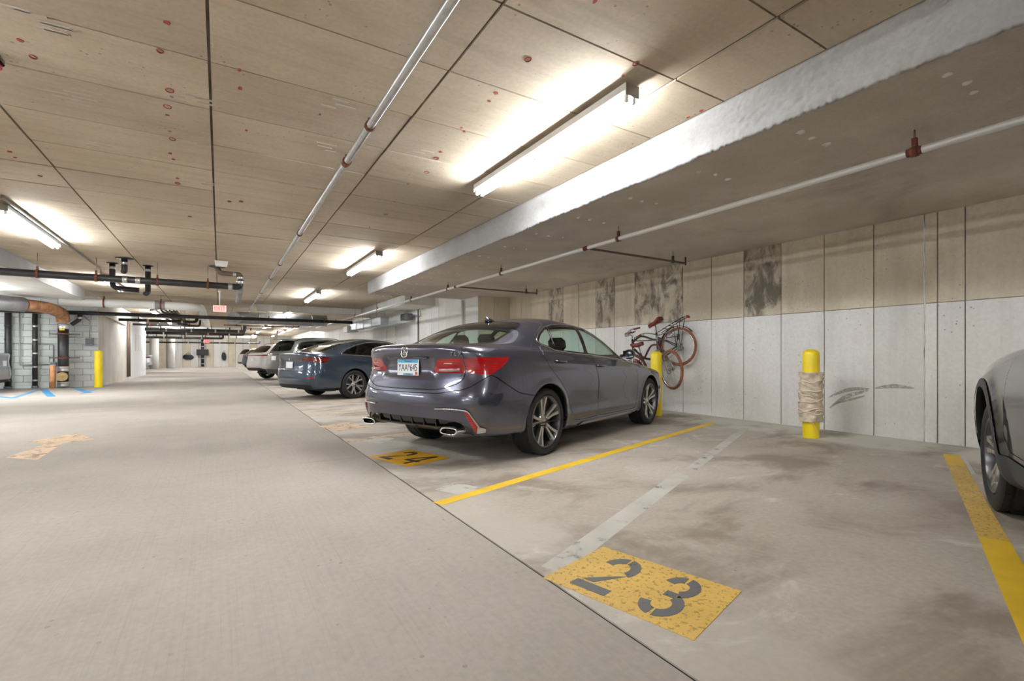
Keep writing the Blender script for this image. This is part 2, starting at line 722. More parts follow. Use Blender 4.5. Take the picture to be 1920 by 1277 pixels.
def tyre_profile(R, r, wd):
    """half-section of a tyre with tread grooves, (radius, axial)"""
    h = wd / 2
    pr = [(r, -h * .78), (r + .012, -h * .9), (r + (R - r) * .45, -h), (R - .022, -h * .95), (R - .007, -h * .86), (R - .002, -h * .78)]
    for g in (-.42, 0, .42):
        c = g * h
        pr += [(R, c - .008 - h * .02), (R - .008, c - .006), (R - .008, c + .006), (R, c + .008 + h * .02)]
    pr += [(R - .002, h * .78), (R - .007, h * .86), (R - .022, h * .95), (r + (R - r) * .45, h), (r + .012, h * .9), (r, h * .78)]
    return pr


def make_wheel(parent, loc, R, rim, wd, style, m_spoke, m_face, side, name='wheel', seg=56):
    """wheel with tyre, rim, spokes and hub; axle along Y, outer face toward side*Y"""
    W = empty(name, loc, 0, parent)
    W.rotation_euler = (0, random.uniform(0, 6.28) if style != 'hero' else -.18, 0)
    mb = MB(); mb.lathe(tyre_profile(R, rim, wd), seg, axis='Y')
    # tread blocks: thin lateral bars, part of the tyre
    h = wd / 2
    if style in ('hero', 'cross'):
        for k in range(seg):
            t = 2 * PI * (k + .5) / seg
            for yy, l in ((-.80, .26), (.80, .26), (-.2, .34), (.2, .34)):
                c = Vector((math.cos(t) * (R - .0005), yy * h * .88, math.sin(t) * (R - .0005)))
                Mx = Matrix.Rotation(-t, 3, 'Y')
                mb.box(c, (.004, h * l, R * 2 * PI / seg * .72), M_=Mx)
    mb.build('tyre', MATS['tyre'], W)
    y0 = side * wd * .40
    pr = [(rim + .004, side * wd * .42), (rim + .006, side * wd * .455), (rim - .008, side * wd * .46), (rim - .014, side * wd * .43), (rim - .022, side * wd * .1), (rim - .03, -side * wd * .42), (rim + .004, -side * wd * .45)]
    mb = MB(); mb.lathe(pr, 48, axis='Y'); mb.build('rim', m_face, W)
    sp = MB(); faces_ = []
    n, kind = {'hero': (5, 'pair'), 'five': (5, 'y'), 'cross': (5, 'pair'), 'multi': (10, 'single')}[style]
    def spoke(th0, th1, r0, r1, w0, w1, d0, d1, target):
        a = Vector((math.cos(th0) * r0, 0, math.sin(th0) * r0)); b = Vector((math.cos(th1) * r1, 0, math.sin(th1) * r1))
        d = (b - a).normalized(); nrm = Vector((-d.z, 0, d.x))
        vs = []
        for p, ww, dd in ((a, w0, d0), (b, w1, d1)):
            for sgn, back in ((-1, 0), (1, 0), (1, 1), (-1, 1)):
                vs.append(p + nrm * sgn * ww * (1.0 if not back else 1.45) + Vector((0, side * (dd - (0.032 if back else 0)), 0)))
        target.add(vs, [(0, 1, 5, 4), (1, 2, 6, 5), (2, 3, 7, 6), (3, 0, 4, 7), (0, 3, 2, 1), (4, 5, 6, 7)])
    hub_d, rim_d = wd * .30, wd * .43
    for k in range(n):
        t = 2 * PI * k / n + PI / 2
        face = MB()
        faces_.append(face)
        if kind == 'pair':
            for sg in (-1, 1):
                if sg == 1: face = MB(); faces_.append(face)
                spoke(t + sg * .20, t + sg * .165, .062, rim * .62, .013, .0125, hub_d, hub_d + .012, face)
                spoke(t + sg * .165, t + sg * .19, rim * .60, rim - .004, .0125, .017, hub_d + .012, rim_d, face)
        elif kind == 'y':
            spoke(t, t, .05, rim * .45, .024, .02, hub_d, hub_d + .01, face)
            for sg in (-1, 1):
                spoke(t + sg * .05, t + sg * .24, rim * .42, rim - .004, .012, .015, hub_d + .01, rim_d, face)
                spoke(t + sg * .34, t + sg * .36, .055, rim - .006, .009, .009, hub_d - .012, rim_d - .01, sp)
        else:
            spoke(t, t + .1, .05, rim - .004, .013, .012, hub_d, rim_d, face)
    for fc in faces_: fc.build('spoke', m_spoke, W)
    if sp.v: sp.build('inner_spoke_ring', m_face, W)
    hb = MB(); hb.lathe([(0, side * (hub_d + .012)), (.03, side * (hub_d + .011)), (.034, side * (hub_d + .004)), (.07, side * (hub_d + .001)), (.078, side * (hub_d - .03)), (.078, side * (hub_d - .07))], 24, axis='Y')
    for k in range(5):
        t = 2 * PI * k / 5 + .5
        c = (math.cos(t) * .054, 0, math.sin(t) * .054)
        hb.cyl((c[0], side * (hub_d - .01), c[2]), (c[0], side * (hub_d + .008), c[2]), .009, 6)
    hb.build('hub', m_spoke, W)
    dk = MB(); dk.lathe([(.06, side * .0), (rim * .78, side * .0), (rim * .78, side * .02), (.06, side * .02)], 32, axis='Y')
    dk.box((rim * .55, side * .012, rim * .35), (.07, .06, .16))
    dk.build('brake_disc', MATS['steel_dark'], W)
    return W


def seat_row(parent, x, ys, base, w=.44):
    for y in ys:
        mb = MB()
        mb.box((x, y, base + .16), (.5, w, .16), bevel=.05)
        R_ = Matrix.Rotation(-.28, 3, 'Y')
        mb.box((x - .30, y, base + .46), (.14, w * .96, .62), M_=R_, bevel=.05)
        mb.cyl((x - .37, y - .05, base + .72), (x - .39, y - .05, base + .84), .008, 6)
        mb.cyl((x - .37, y + .05, base + .72), (x - .39, y + .05, base + .84), .008, 6)
        mb.box((x - .39, y, base + .87), (.1, .25, .17), M_=R_, bevel=.045)
        mb.build('seat', MATS['interior'], parent)


def loop_tube(pts, r, name, m, parent, closed=True, n=6, flat=None):
    mb = MB(); mb.tube(pts, r, n, closed=closed)
    return mb.build(name, m, parent)


def mirror_pts(pts):
    return [Vector((p.x, -p.y, p.z)) for p in pts]


def make_car(name, loc, heading, p, label, paint, glass, detail):
    """one car: its shell cut into panels, glass, lamps, wheels and fittings"""
    root = empty(name, loc, heading)
    tag(root, label, 'car')
    net = car_net(p)
    sh = Shell(net, *detail, disp=p.get('disp'))
    body = sh.T
    wb, R = p['wb'], p['arch_r']
    BK = MATS['car_black']
    # wheel arches
    for cx in (0, wb):
        cz = p['arch_z']
        f = lambda S_, cx=cx, cz=cz: np.maximum(np.hypot(S_.x - cx, np.minimum(S_.z - cz, 0) * .0 + (S_.z - cz)) - R, .45 - S_.y)
        def f2(S_, cx=cx, cz=cz):
            d = np.hypot(S_.x - cx, S_.z - cz) - R
            low = np.abs(S_.x - cx) - R * .985
            d = np.where(S_.z < cz - .02, low, d)
            return np.maximum(d, .45 - S_.y)
        n0 = len(sh.V)
        tin, body = sh.split(body, f2)
        edge = [q[:3] for q in sh.V[n0:] if q[1] > .55 and abs(math.hypot(q[0] - cx, q[2] - cz) - R) < .02 or (q[1] > .55 and q[2] < cz)]
        edge = [tuple(q) for q in edge]
        # keep the outermost edge point for each angle
        best = {}
        for q in edge:
            k = round(math.atan2(q[2] - cz, q[0] - cx), 2)
            if k not in best or q[1] > best[k][1]: best[k] = q
        if best:
            arch_liner(sh, list(best.values()), cx, cz, 'wheel_housing', root)
    # side glass
    dlo = rp(p['dlo'], p.get('dlo_r', .05))
    tin, body = sh.split(body, lambda S_: np.maximum(poly_sdf(S_.x, S_.z, dlo), .3 - S_.y))
    rest = tin
    for poly in p['panes']:
        pl = rp(poly, p.get('pane_r', .03))
        g, rest = sh.split(rest, lambda S_: np.maximum(poly_sdf(S_.x, S_.z, pl), .3 - S_.y))
        sh.piece(g, 'side_window', glass, root, 'each', -.004)
    sh.piece(rest, 'window_surround', MATS['gloss_black'], root, 'each', -.002)
    if p.get('dlo_trim'):
        pts = [q for q in (sh.side(a, b, .002) for a, b in dlo) if q is not None]
        for pp in (pts, mirror_pts(pts)):
            loop_tube(pp, .0065, 'window_trim', MATS[p['dlo_trim']], root)
    # windscreen and rear window
    for nm, poly, front in (('windscreen', p['ws'], True), ('rear_window', p['rw'], False)):
        pl = chaikin(poly + [(-a, b) for a, b in reversed(poly)], 2)
        xm = (p['xrf'] + p['xrr']) / 2
        mask = (lambda S_: xm - S_.x) if front else (lambda S_: S_.x - xm)
        vmin = p.get('glass_v', 8.3)
        df = lambda S_: np.maximum(np.maximum(poly_sdf(S_.y, S_.z, pl), mask(S_)), (vmin - S_.v) * .1)
        tin, body = sh.split(body, df)
        inn = lambda S_: df(S_) + .03
        g, ring = sh.split(tin, inn)
        sh.piece(g, nm, glass if front else MATS.get(p.get('rw_glass', ''), glass), root, 'both', -.002)
        if len(ring): sh.piece(ring, nm + '_border', MATS['gloss_black'], root, 'both', -.002)
    # tail and head lamps, other coloured pieces in (arc from rear centre, height)
    for nm, poly, mname, side, off in p.get('rear_pieces', []):
        pl = poly if side == 'both' else rp(poly, .02)
        tin, body = sh.split(body, lambda S_: np.maximum(np.maximum(poly_sdf(S_.a, S_.z, pl), S_.x - wb * .5), (S_.v - 8) * .1))
        if len(tin): sh.piece(tin, nm, MATS[mname], root, side, off)
    tot = sh.a.max()
    for nm, poly, mname, side, off in p.get('front_pieces', []):
        pl = rp(poly, .02) if side == 'each' else poly
        tin, body = sh.split(body, lambda S_: np.maximum(np.maximum(poly_sdf(tot - S_.a, S_.z, pl), wb * .5 - S_.x), (S_.v - 8) * .1))
        if len(tin): sh.piece(tin, nm, MATS[mname], root, side, off)
    # cladding (unpainted lower edge) for crossovers
    if p.get('cladding'):
        tin, body = sh.split(body, p['cladding'])
        if len(tin): sh.piece(tin, 'cladding', MATS['cladding'], root, 'both', .006)
    # panels with open gaps
    gaps = []
    gw = p.get('gap', .0045)

    def panel(nm, dfun, side):
        nonlocal body
        tin, body = sh.split(body, dfun)
        pin, band = sh.split(tin, lambda S_: dfun(S_) + gw)
        if len(pin): sh.piece(pin, nm, paint, root, side)
        if len(band): gaps.append(band)
    if 'lid' in p:
        pl = rp(p['lid'], .09)
        panel(p.get('lid_name', 'boot_lid'), lambda S_: np.maximum(poly_sdf(S_.a, S_.v * .15, pl), S_.x - .8), 'both')
    for nm, poly in p.get('doors', []):
        pl = rp(poly, .06)
        panel(nm, lambda S_: np.maximum(np.maximum(poly_sdf(S_.x, S_.z, pl), .4 - S_.y), (S_.v - 9.2) * .1), 'each')
    if 'bumper' in p:
        pl = rp(p['bumper'], .05)
        panel('rear_bumper', lambda S_: np.maximum(np.maximum(poly_sdf(S_.a, S_.z, pl), S_.x - .5), (S_.v - 6.5) * .1), 'both')
    if 'bonnet' in p:
        pl = chaikin(p['bonnet'] + [(a, -b) for a, b in reversed(p['bonnet'])], 1)
        panel('bonnet', lambda S_: np.maximum(np.maximum(poly_sdf(S_.x, S_.y, pl), wb * .4 - S_.x), (6.3 - S_.v) * .1), 'both')
    sh.piece(body, 'body', paint, root, 'both')
    if gaps:
        sh.piece(np.concatenate(gaps), 'panel_gap', MATS['car_black'], root, 'both', -.010)
    # underbody with wheel cut-outs
    zb = p['under_z']; w = p['w']
    xF, xR = wb + p['fo'] - .14, -p.get('under_x', p['ro'] - .12)
    hw, nw, rr_ = w * .86, w * .56, R + .02
    poly = [(xR, -hw * .8), (-rr_, -hw * .9), (-rr_, -nw), (rr_, -nw), (rr_, -hw), (wb - rr_, -hw), (wb - rr_, -nw), (wb + rr_, -nw), (wb + rr_, -hw * .9), (xF, -hw * .7)]
    poly = poly + [(a, -b) for a, b in reversed(poly)]
    MB().prism(poly, zb, zb + .05).build('underbody', BK, root)
    # interior
    seat_row(root, p['seats'][0], (-.37, .37), p['seats'][2])
    seat_row(root, p['seats'][1], (-.40, 0, .40), p['seats'][2] + .02, .40)
    mb = MB(); mb.box((p['xw'] - .42, 0, p['zc'] - .10), (.5, w * 1.5, .22), bevel=.07)
    mb.build('dashboard', MATS['interior'], root)
    if p.get('shelf'):
        MB().box((p['shelf'][0], 0, p['shelf'][1]), (p['shelf'][2], w * 1.4, .04)).build('parcel_shelf', MATS['interior'], root)
    # wheels
    wr, rim, wd = p['wheel']
    for cx in (0, wb):
        for sg in (-1, 1):
            make_wheel(root, (cx, sg * (p['track'] / 2), wr), wr, rim, wd, p['style'], MATS[p['spoke']], MATS[p['rimmat']], sg, 'wheel', p.get('tyre_seg', 48))
    # door mirrors
    mx = p['mirror']
    for sg in (-1, 1):
        mb = MB()
        prof = catmull([(mx[0] + .02, 0, 0), (mx[0] + .01, .06, .005), (mx[0] - .005, .13, .02), (mx[0] - .03, .2, .03)], 4)
        mb.tube([Vector((q.x, sg * (mx[1] + q.y), mx[2] + q.z)) for q in prof], .05, 10, rad=[.022] * 5 + [.045, .06, .066, .066, .064, .058, .05, .035][:len(prof) - 5])
        q = mb.build('door_mirror', paint, root)
        MB().box((mx[0] - .055, sg * (mx[1] + .14), mx[2] + .02), (.012, .15, .095), bevel=.005).build('mirror_glass', MATS['mirror'], q)
    # handles
    for hx, hz in p['handles']:
        b = sh.side(hx, hz, 0)
        if b is None: continue
        for sg in (-1, 1):
            mb = MB()
            pts = [(hx + .10, b.y - .002, hz - .004), (hx + .08, b.y + .022, hz - .002), (hx, b.y + .03, hz), (hx - .08, b.y + .024, hz + .004), (hx - .10, b.y - .002, hz + .004)]
            mb.tube([Vector((q[0], sg * q[1], q[2])) for q in catmull(pts, 4)], .011, 8)
            mb.build('door_handle', MATS[p.get('handle_mat', 'chrome')] if p.get('handle_mat') else paint, root)
    return root, sh
# ---------------------------------------------------------------- shared materials
mat('car_black', s(16, 16, 17), .6)
mat('gloss_black', s(10, 10, 12), .08, coat=.6)
mat('tyre', s(30, 30, 31), .72, vary=.2, vscale=30, bump=.15, bscale=150)
mat('chrome', s(225, 225, 225), .08, 1.0)
mat('satin_chrome', s(200, 200, 200), .22, 1.0)
mat('spoke_silver', s(196, 194, 190), .26, .9)
mat('rim_dark', s(96, 96, 100), .3, .8)
mat('spoke_grey', s(150, 152, 155), .28, .9)
mat('steel_dark', s(90, 88, 86), .45, .9)
mat('steel', s(165, 165, 162), .35, .9)
mat('interior', s(38, 37, 36), .75)
mat('mirror', s(210, 220, 220), .03, 1.0)
mat('cladding', s(50, 52, 55), .55, bump=.1, bscale=400)
mat('white_plastic', s(235, 235, 232), .4)
mat('plate_white', s(236, 240, 242), .35)
mat('plate_blue', s(60, 165, 215), .35)
mat('plate_dark', s(20, 32, 60), .4)
mat('plate_red', s(190, 40, 40), .4)
def lamp_mat(name, c, dark):
    t = NT(name)
    v = t.pos(obj=True)
    w = t.n('TexWave', wave_type='BANDS', bands_direction='Z')
    w.inputs['Scale'].default_value = 14; t.l(v, w.inputs['Vector'])
    nz = t.noise(v, 9, 2)
    f = t.math('MULTIPLY', t.ramp(w.outputs['Fac'], .2, .9), t.ramp(nz, .35, .65))
    t.l(t.mix(f, dark, c), t.b.inputs['Base Color'])
    t.b.inputs['Roughness'].default_value = .12
    t.b.inputs['Coat Weight'].default_value = 1.0
    t.b.inputs['Coat Roughness'].default_value = .02
    t.b.inputs['Subsurface Weight'].default_value = 0
    MATS[name] = t.m
lamp_mat('lamp_red', s(182, 12, 20), s(140, 6, 13))
lamp_mat('lamp_dark_red', s(150, 12, 20), s(60, 6, 10))
lamp_mat('lamp_clear', s(225, 205, 205), s(170, 120, 122))
lamp_mat('lamp_head', s(225, 230, 235), s(120, 125, 130))
GLASS = glass_mat('car_glass', (.74, .86, .80, 1))
GLASS_DARK = glass_mat('car_glass_privacy', (.10, .11, .115, 1))
PAINT_STEEL = paint_mat('paint_steel_metallic', s(78, 79, 94), .72, .26)
PAINT_BLUE = paint_mat('paint_blue_metallic', s(48, 63, 80), .6, .30)
PAINT_GREEN = paint_mat('paint_grey_green', s(98, 103, 98), .3, .32)
PAINT_WHITE = paint_mat('paint_pearl_white', s(212, 208, 204), .15, .30)
PAINT_GREY = paint_mat('paint_graphite', s(44, 46, 51), .5, .30)
PAINT_SILVER = paint_mat('paint_silver', s(170, 172, 176), .5, .30)
# ---------------------------------------------------------------- concrete and other surfaces of the garage
def concrete(name, c1, c2, big=.6, pits=0.0, streak=None, fine=30.0, bump=.25, rough=.85, rnd=0.0, stain=None, rs=(.32, .68), streak_amt=1.0):
    up = lambda c: tuple(min(.80, q * 1.22) for q in c[:3]) + (1,)
    c1, c2 = up(c1), up(c2)
    t = NT(name)
    v = t.pos()
    n1 = t.noise(v, big, 6, .6)
    col = t.mix(t.ramp(n1, *rs), c1, c2)
    n2 = t.noise(v, fine, 4, .6)
    col = t.mix(t.ramp(n2, .3, .7, .0, .16), col, tuple(q * .45 for q in c1[:3]) + (1,))
    h = t.math('MULTIPLY', n2, .4)
    if streak:
        vs = t.pos(scale=streak)
        ns = t.noise(vs, 1.0, 5, .6)
        col = t.mix(t.ramp(ns, .45, .78, 0, .30 * streak_amt), col, tuple(q * .55 for q in c1[:3]) + (1,))
        col = t.mix(t.ramp(ns, .15, .40, .22 * streak_amt, 0), col, tuple(min(1, q * 1.3) for q in c2[:3]) + (1,))
        h = t.math('ADD', h, t.math('MULTIPLY', ns, .7))
    if pits:
        d = t.vor(v, 16)
        m = t.noise(v, 2.3, 3)
        k = t.math('MULTIPLY', t.ramp(d, .10, .16, 1, 0), t.ramp(m, .52, .62))
        col = t.mix(t.math('MULTIPLY', k, pits), col, tuple(q * .35 for q in c1[:3]) + (1,))
        h = t.math('SUBTRACT', h, t.math('MULTIPLY', k, 1.5))
    if stain:
        cs, sc_, lo, hi, amt = stain
        vs = t.pos(scale=(sc_, sc_, sc_ * .55), loc=(3.1, 1.7, .4))
        ns = t.noise(vs, 1.0, 8, .68, .6)
        col = t.mix(t.ramp(ns, lo, hi, 0, amt), col, cs)
    if rnd:
        oi = t.n('ObjectInfo')
        f = t.ramp(oi.outputs['Random'], 0, 1, 1 - rnd, 1 + rnd * .5)
        g = t.n('CombineColor'); [t.l(f, g.inputs[i]) for i in range(3)]
        col = t.mix(1.0, col, g.outputs[0], 'MULTIPLY')
    t.l(col, t.b.inputs['Base Color'])
    t.b.inputs['Roughness'].default_value = rough
    t.b.inputs['Specular IOR Level'].default_value = .35
    t.bump(h, bump, .006)
    MATS[name] = t.m
    return t


concrete('ceiling_concrete', s(172, 158, 138), s(192, 180, 162), .5, pits=.6, streak=(.8, 9, 1), rnd=.10, stain=(s(124, 110, 92), 1.0, .56, .80, .45))
concrete('ceiling_joint', s(84, 74, 62), s(112, 100, 86), 3)
concrete('soffit_spray', s(172, 163, 152), s(194, 186, 176), .7, fine=45, bump=.9, stain=(s(140, 130, 118), .8, .5, .8, .6))
concrete('fascia_spray', s(146, 146, 145), s(170, 170, 169), .8, fine=42, bump=.8)
mat('spray_white', s(226, 224, 220), .9)
concrete('beam_concrete', s(190, 187, 180), s(208, 205, 199), .8, pits=.4)
concrete('wall_concrete', s(206, 203, 197), s(224, 222, 217), .55, pits=.7, streak=(5, 5, .5), rnd=.06, stain=(s(168, 158, 136), .8, .60, .85, .5))
concrete('wall_concrete_tan', s(188, 178, 158), s(208, 199, 182), .6, pits=.6, streak=(5, 5, .5), rnd=.08, stain=(s(158, 138, 102), .9, .55, .80, .5))
concrete('wall_concrete_stained', s(168, 158, 142), s(202, 194, 178), .7, pits=.6, rnd=.05, stain=(s(82, 74, 62), 5.0, .41, .62, .75))
concrete('wall_joint', s(140, 134, 124), s(158, 151, 140), 2)
concrete('block_grey', s(172, 176, 175), s(186, 190, 188), 1.2, pits=.3, rnd=.06, bump=.3)
concrete('block_mortar', s(162, 165, 163), s(168, 171, 169), 2)
concrete('block_tan', s(186, 180, 170), s(204, 199, 191), .8, pits=.3, streak=(3, 3, .4))
concrete('wall_white', s(216, 215, 211), s(230, 229, 226), .6, streak=(4, 4, .4))
concrete('column_white', s(200, 196, 190), s(216, 213, 208), .8)
concrete('aisle_concrete', s(153, 147, 139), s(172, 165, 157), .35, pits=.35, streak=(70, .7, 1), bump=.3, stain=(s(140, 130, 118), .7, .55, .82, .5), streak_amt=.5)


def bay_concrete():
    t = NT('bay_concrete')
    v = t.pos()
    xyz = t.sep(v)
    n1 = t.noise(v, .55, 6, .62)
    base = t.mix(t.ramp(n1, .3, .7), s(178, 168, 156), s(200, 192, 182))
    n2 = t.noise(v, 34, 4)
    base = t.mix(t.ramp(n2, .3, .7, 0, .20), base, s(120, 110, 100))
    # clean strip beyond the tyre reach, with a ragged dirt edge
    ed = t.math('ADD', xyz[0], t.math('MULTIPLY', t.math('SUBTRACT', t.noise(v, 1.3, 5), .5), 1.1))
    base = t.mix(t.ramp(ed, 5.95, 6.25), base, s(208, 204, 195))
    base = t.mix(t.ramp(t.math('ADD', xyz[0], t.math('MULTIPLY', t.math('SUBTRACT', t.noise(v, 1.7, 5), .5), 1.2)), 1.35, 1.95, .55, 0), base, s(198, 192, 183))
    # worn, lime-white patches and dark traffic stains
    vs = t.pos(scale=(1.25, 1.9, 1), loc=(1.3, 5.2, 0))
    w = t.noise(vs, 1.0, 9, .70, .9)
    base = t.mix(t.ramp(w, .55, .68, 0, .7), base, s(218, 214, 206))
    vd = t.pos(scale=(.9, 1.4, 1), loc=(7.7, 2.9, 0))
    dk = t.noise(vd, 1.0, 7, .62, .4)
    base = t.mix(t.ramp(dk, .46, .66, 0, .72), base, s(126, 112, 99))
    sp = t.vor(v, 9)
    base = t.mix(t.math('MULTIPLY', t.ramp(sp, .03, .06, 1, 0), t.ramp(t.noise(v, 1.1, 2), .5, .6)), base, s(110, 102, 94))
    t.l(base, t.b.inputs['Base Color'])
    t.b.inputs['Roughness'].default_value = .62
    t.b.inputs['Specular IOR Level'].default_value = .4
    t.bump(t.math('ADD', n2, t.math('MULTIPLY', w, .6)), .22, .005)
    MATS['bay_concrete'] = t.m


bay_concrete()


def worn_paint(name, c, wear=.55, soft=.08, scale=7.0, rough=.55):
    """road paint, worn through to the concrete in places"""
    t = NT(name)
    v = t.pos()
    n = t.noise(v, scale, 9, .75)
    c2 = tuple(q * .82 for q in c[:3]) + (1,)
    t.l(t.mix(t.ramp(t.noise(v, 3, 4), .3, .7), c, c2), t.b.inputs['Base Color'])
    t.b.inputs['Roughness'].default_value = rough
    tr = t.n('BsdfTransparent'); mx = t.n('MixShader')
    t.l(t.ramp(n, wear, wear + soft), mx.inputs[0])
    t.l(t.b.outputs[0], mx.inputs[1]); t.l(tr.outputs[0], mx.inputs[2])
    t.l(mx.outputs[0], t.out.inputs['Surface'])
    MATS[name] = t.m


worn_paint('paint_yellow', s(246, 204, 52), .66)
worn_paint('paint_yellow_worn', s(232, 192, 98), .53, .12, 42)
worn_paint('paint_orange', s(234, 178, 34), .66)
worn_paint('paint_faded', s(214, 184, 148), .50, .14, 8)
worn_paint('paint_black', s(52, 52, 54), .62)
worn_paint('paint_grey_digit', s(104, 104, 106), .58, .12, 14)
worn_paint('paint_ghost', s(202, 199, 190), .54, .20, 6)
worn_paint('paint_blue', s(70, 150, 205), .62)
worn_paint('paint_white_edge', s(214, 214, 210), .55)
mat('mark_red', s(172, 84, 82), .9, vary=.4, vscale=40)
mat('mark_pale', s(196, 188, 176), .9)
mat('joint_dark', s(22, 20, 18), .95)
mat('bollard_yellow', s(250, 222, 20), .38, vary=.06, vscale=3, coat=.2)
mat('galvanised', s(196, 198, 198), .35, .75, vary=.12, vscale=20)
mat('pipe_white', s(222, 220, 214), .4, .2)
mat('pipe_brown', s(104, 88, 74), .6)
mat('rust', s(112, 62, 42), .8, vary=.4, vscale=25)
mat('cast_iron', s(46, 46, 48), .42, .2, vary=.2, vscale=12)
mat('coupling', s(196, 196, 194), .28, .9)
mat('pipe_grey', s(150, 148, 150), .45, .3, vary=.2, vscale=5)
mat('pipe_rusty', s(170, 120, 84), .7, vary=.45, vscale=6)
mat('duct_white', s(222, 222, 218), .5)
mat('duct_metal', s(176, 180, 182), .35, .8, vary=.15, vscale=6)
mat('conduit', s(150, 152, 152), .4, .5)
mat('box_grey', s(104, 108, 116), .5)
mat('orange_pipe', s(222, 160, 110), .6, vary=.2)
mat('brass', s(176, 150, 104), .5, .4)
mat('label_yellow', s(236, 204, 40), .5)
mat('black_board', s(30, 31, 32), .5)
mat('exit_white', s(236, 190, 186), .5, emit=(s(255, 200, 196), .25))
mat('exit_red', s(222, 110, 108), .5, emit=(s(255, 150, 140), .35))
mat('fixture_white', s(222, 224, 226), .4)
mat('socket_white', s(240, 240, 238), .5)
mat('tube_light', s(255, 255, 255), .3, emit=((.965, .985, 1.0, 1), TUBE_STRENGTH))
mat('door_white', s(225, 222, 214), .5)

X_WALL, X_WALL2, Y_JOG = 7.05, 6.05, 11.72
ZC, ZS = 2.97, 2.66               # slab soffit, dropped soffit
Y0, Y1 = -7.0, 53.0
XL = -12.0
X_MAX = 6.07


def struct(name, mb, m, parent=None):
    o = mb.build(name, MATS[m], parent)
    o['kind'] = 'structure'
    return o


# floor: a bed with cast slabs on it, joints left open
floor = struct('floor', MB().box(((XL + 8) / 2, (Y0 + Y1) / 2, -.102), (8 - XL + .6, Y1 - Y0 + .6, .19)), 'joint_dark')
X_J = 1.255
for y0, y1 in ((Y0, 4.84), (4.845, 11.3), (11.305, 24.0), (24.008, 38.0), (38.008, Y1)):
    MB().span((XL, y0, -.06), (X_J - .007, y1, 0)).build('slab', MATS['aisle_concrete'], floor)
for y0, y1 in ((Y0, 13.9), (13.908, 30.0), (30.008, Y1)):
    MB().span((X_J + .007, y0, -.06), (X_WALL + .1, y1, 0)).build('slab', MATS['bay_concrete'], floor)

# ceiling slab with board-marked panels
ceiling = struct('ceiling', MB().box(((XL + 8) / 2, (Y0 + Y1) / 2, ZC + .12), (8 - XL + .6, Y1 - Y0 + .6, .215)), 'ceiling_joint')
PW, PL = 1.41, .735
pm = MB().box((0, 0, .012), (PW - .018, PL - .013, .024)).mesh('ceiling_panel'); pm.materials.append(MATS['ceiling_concrete'])
pe = MB().box((0, 0, .012), (.542, PL - .013, .024)).mesh('ceiling_panel_edge'); pe.materials.append(MATS['ceiling_concrete'])
rnd = random.Random(3)
for j in range(-9, 26):
    yc = 3.05 + PL * (j + .5)
    for i in range(-2, 3):
        xc = -.06 + PW * (i + .5)
        if xc - PW / 2 < -3.3: continue
        me = pm
        if i == 2: continue
        o = link_mesh('panel', me, None, ceiling)
        o.location = (xc, yc, ZC + rnd.uniform(-.004, .002) - .004)
        o.rotation_euler = (rnd.uniform(-.003, .003), rnd.uniform(-.0015, .0015), 0)
    o = link_mesh('panel', pe, None, ceiling); o.location = (2.78 + .274, yc, ZC + rnd.uniform(-.003, .002) - .003)
    o = link_mesh('panel', pe, None, ceiling); o.location = (-2.87 - .262, yc, ZC + rnd.uniform(-.003, .002) - .003)

MB().span((3.345, 12.752, ZC - .006), (X_MAX, Y1, ZC + .018)).build('panel', MATS['ceiling_concrete'], ceiling)
for k in range(7):
    MB().span((-3.38 + k * .96, 22.17, ZC - .006), (-3.38 + (k + 1) * .96 - .012, Y1, ZC + .018)).build('panel', MATS['ceiling_concrete'], ceiling)
MB().span((XL, 18.61, ZC - .006), (-3.40, Y1, ZC + .018)).build('panel', MATS['ceiling_concrete'], ceiling)

# red survey marks and pale scuffs on the ceiling
marks = [(313, 43), (300, 96), (318, 170), (322, 182), (314, 200), (313, 216), (318, 246), (323, 261), (319, 288), (325, 299), (333, 335), (333, 344), (356, 406),
         (37, 76), (62, 107), (450, 166), (449, 132), (18, 285), (28, 296), (75, 330), (600, 215), (462, 245), (930, 175), (917, 190), (865, 240), (870, 247), (826, 285),
         (818, 297), (800, 323), (765, 345), (740, 378), (723, 402), (693, 427), (1116, 3), (990, 112), (1168, 142), (1192, 120), (1290, 220), (1315, 208), (1186, 270), (430, 378), (452, 378)]
rm = random.Random(5)
for (px, py) in marks:
    q = onz(px, py, ZC - .008)
    mb = MB()
    if rm.random() < .3:
        r = rm.uniform(.016, .026)
        mb.tube([q + Vector((math.cos(a) * r, math.sin(a) * r * 1.3, .001)) for a in np.linspace(0, 6.28, 12)[:-1]], .0045, 4, closed=True)
    else:
        r = rm.uniform(.010, .019)
        k = 7
        pts = [(q.x + math.cos(2 * PI * i / k) * r * rm.uniform(.6, 1.2), q.y + math.sin(2 * PI * i / k) * r * rm.uniform(.7, 1.5)) for i in range(k)]
        mb.prism(pts, q.z - .0005, q.z + .006)
    mb.build('survey_mark', MATS['mark_red'], ceiling)
for (px, py, n) in [(130, 178, 3), (165, 172, 3), (350, 178, 3), (395, 190, 2), (640, 190, 3), (605, 270, 3), (385, 268, 2), (190, 268, 3), (575, 343, 3), (400, 345, 2), (240, 358, 3), (805, 285, 2), (60, 25, 3), (100, 38, 3)]:
    q = onz(px, py, ZC - .008)
    for k in range(n):
        MB().box((q.x + rm.uniform(-.1, .1), q.y + k * .07, q.z + .003), (rm.uniform(.09, .18), .022, .006)).build('pale_scuff', MATS['mark_pale'], ceiling)

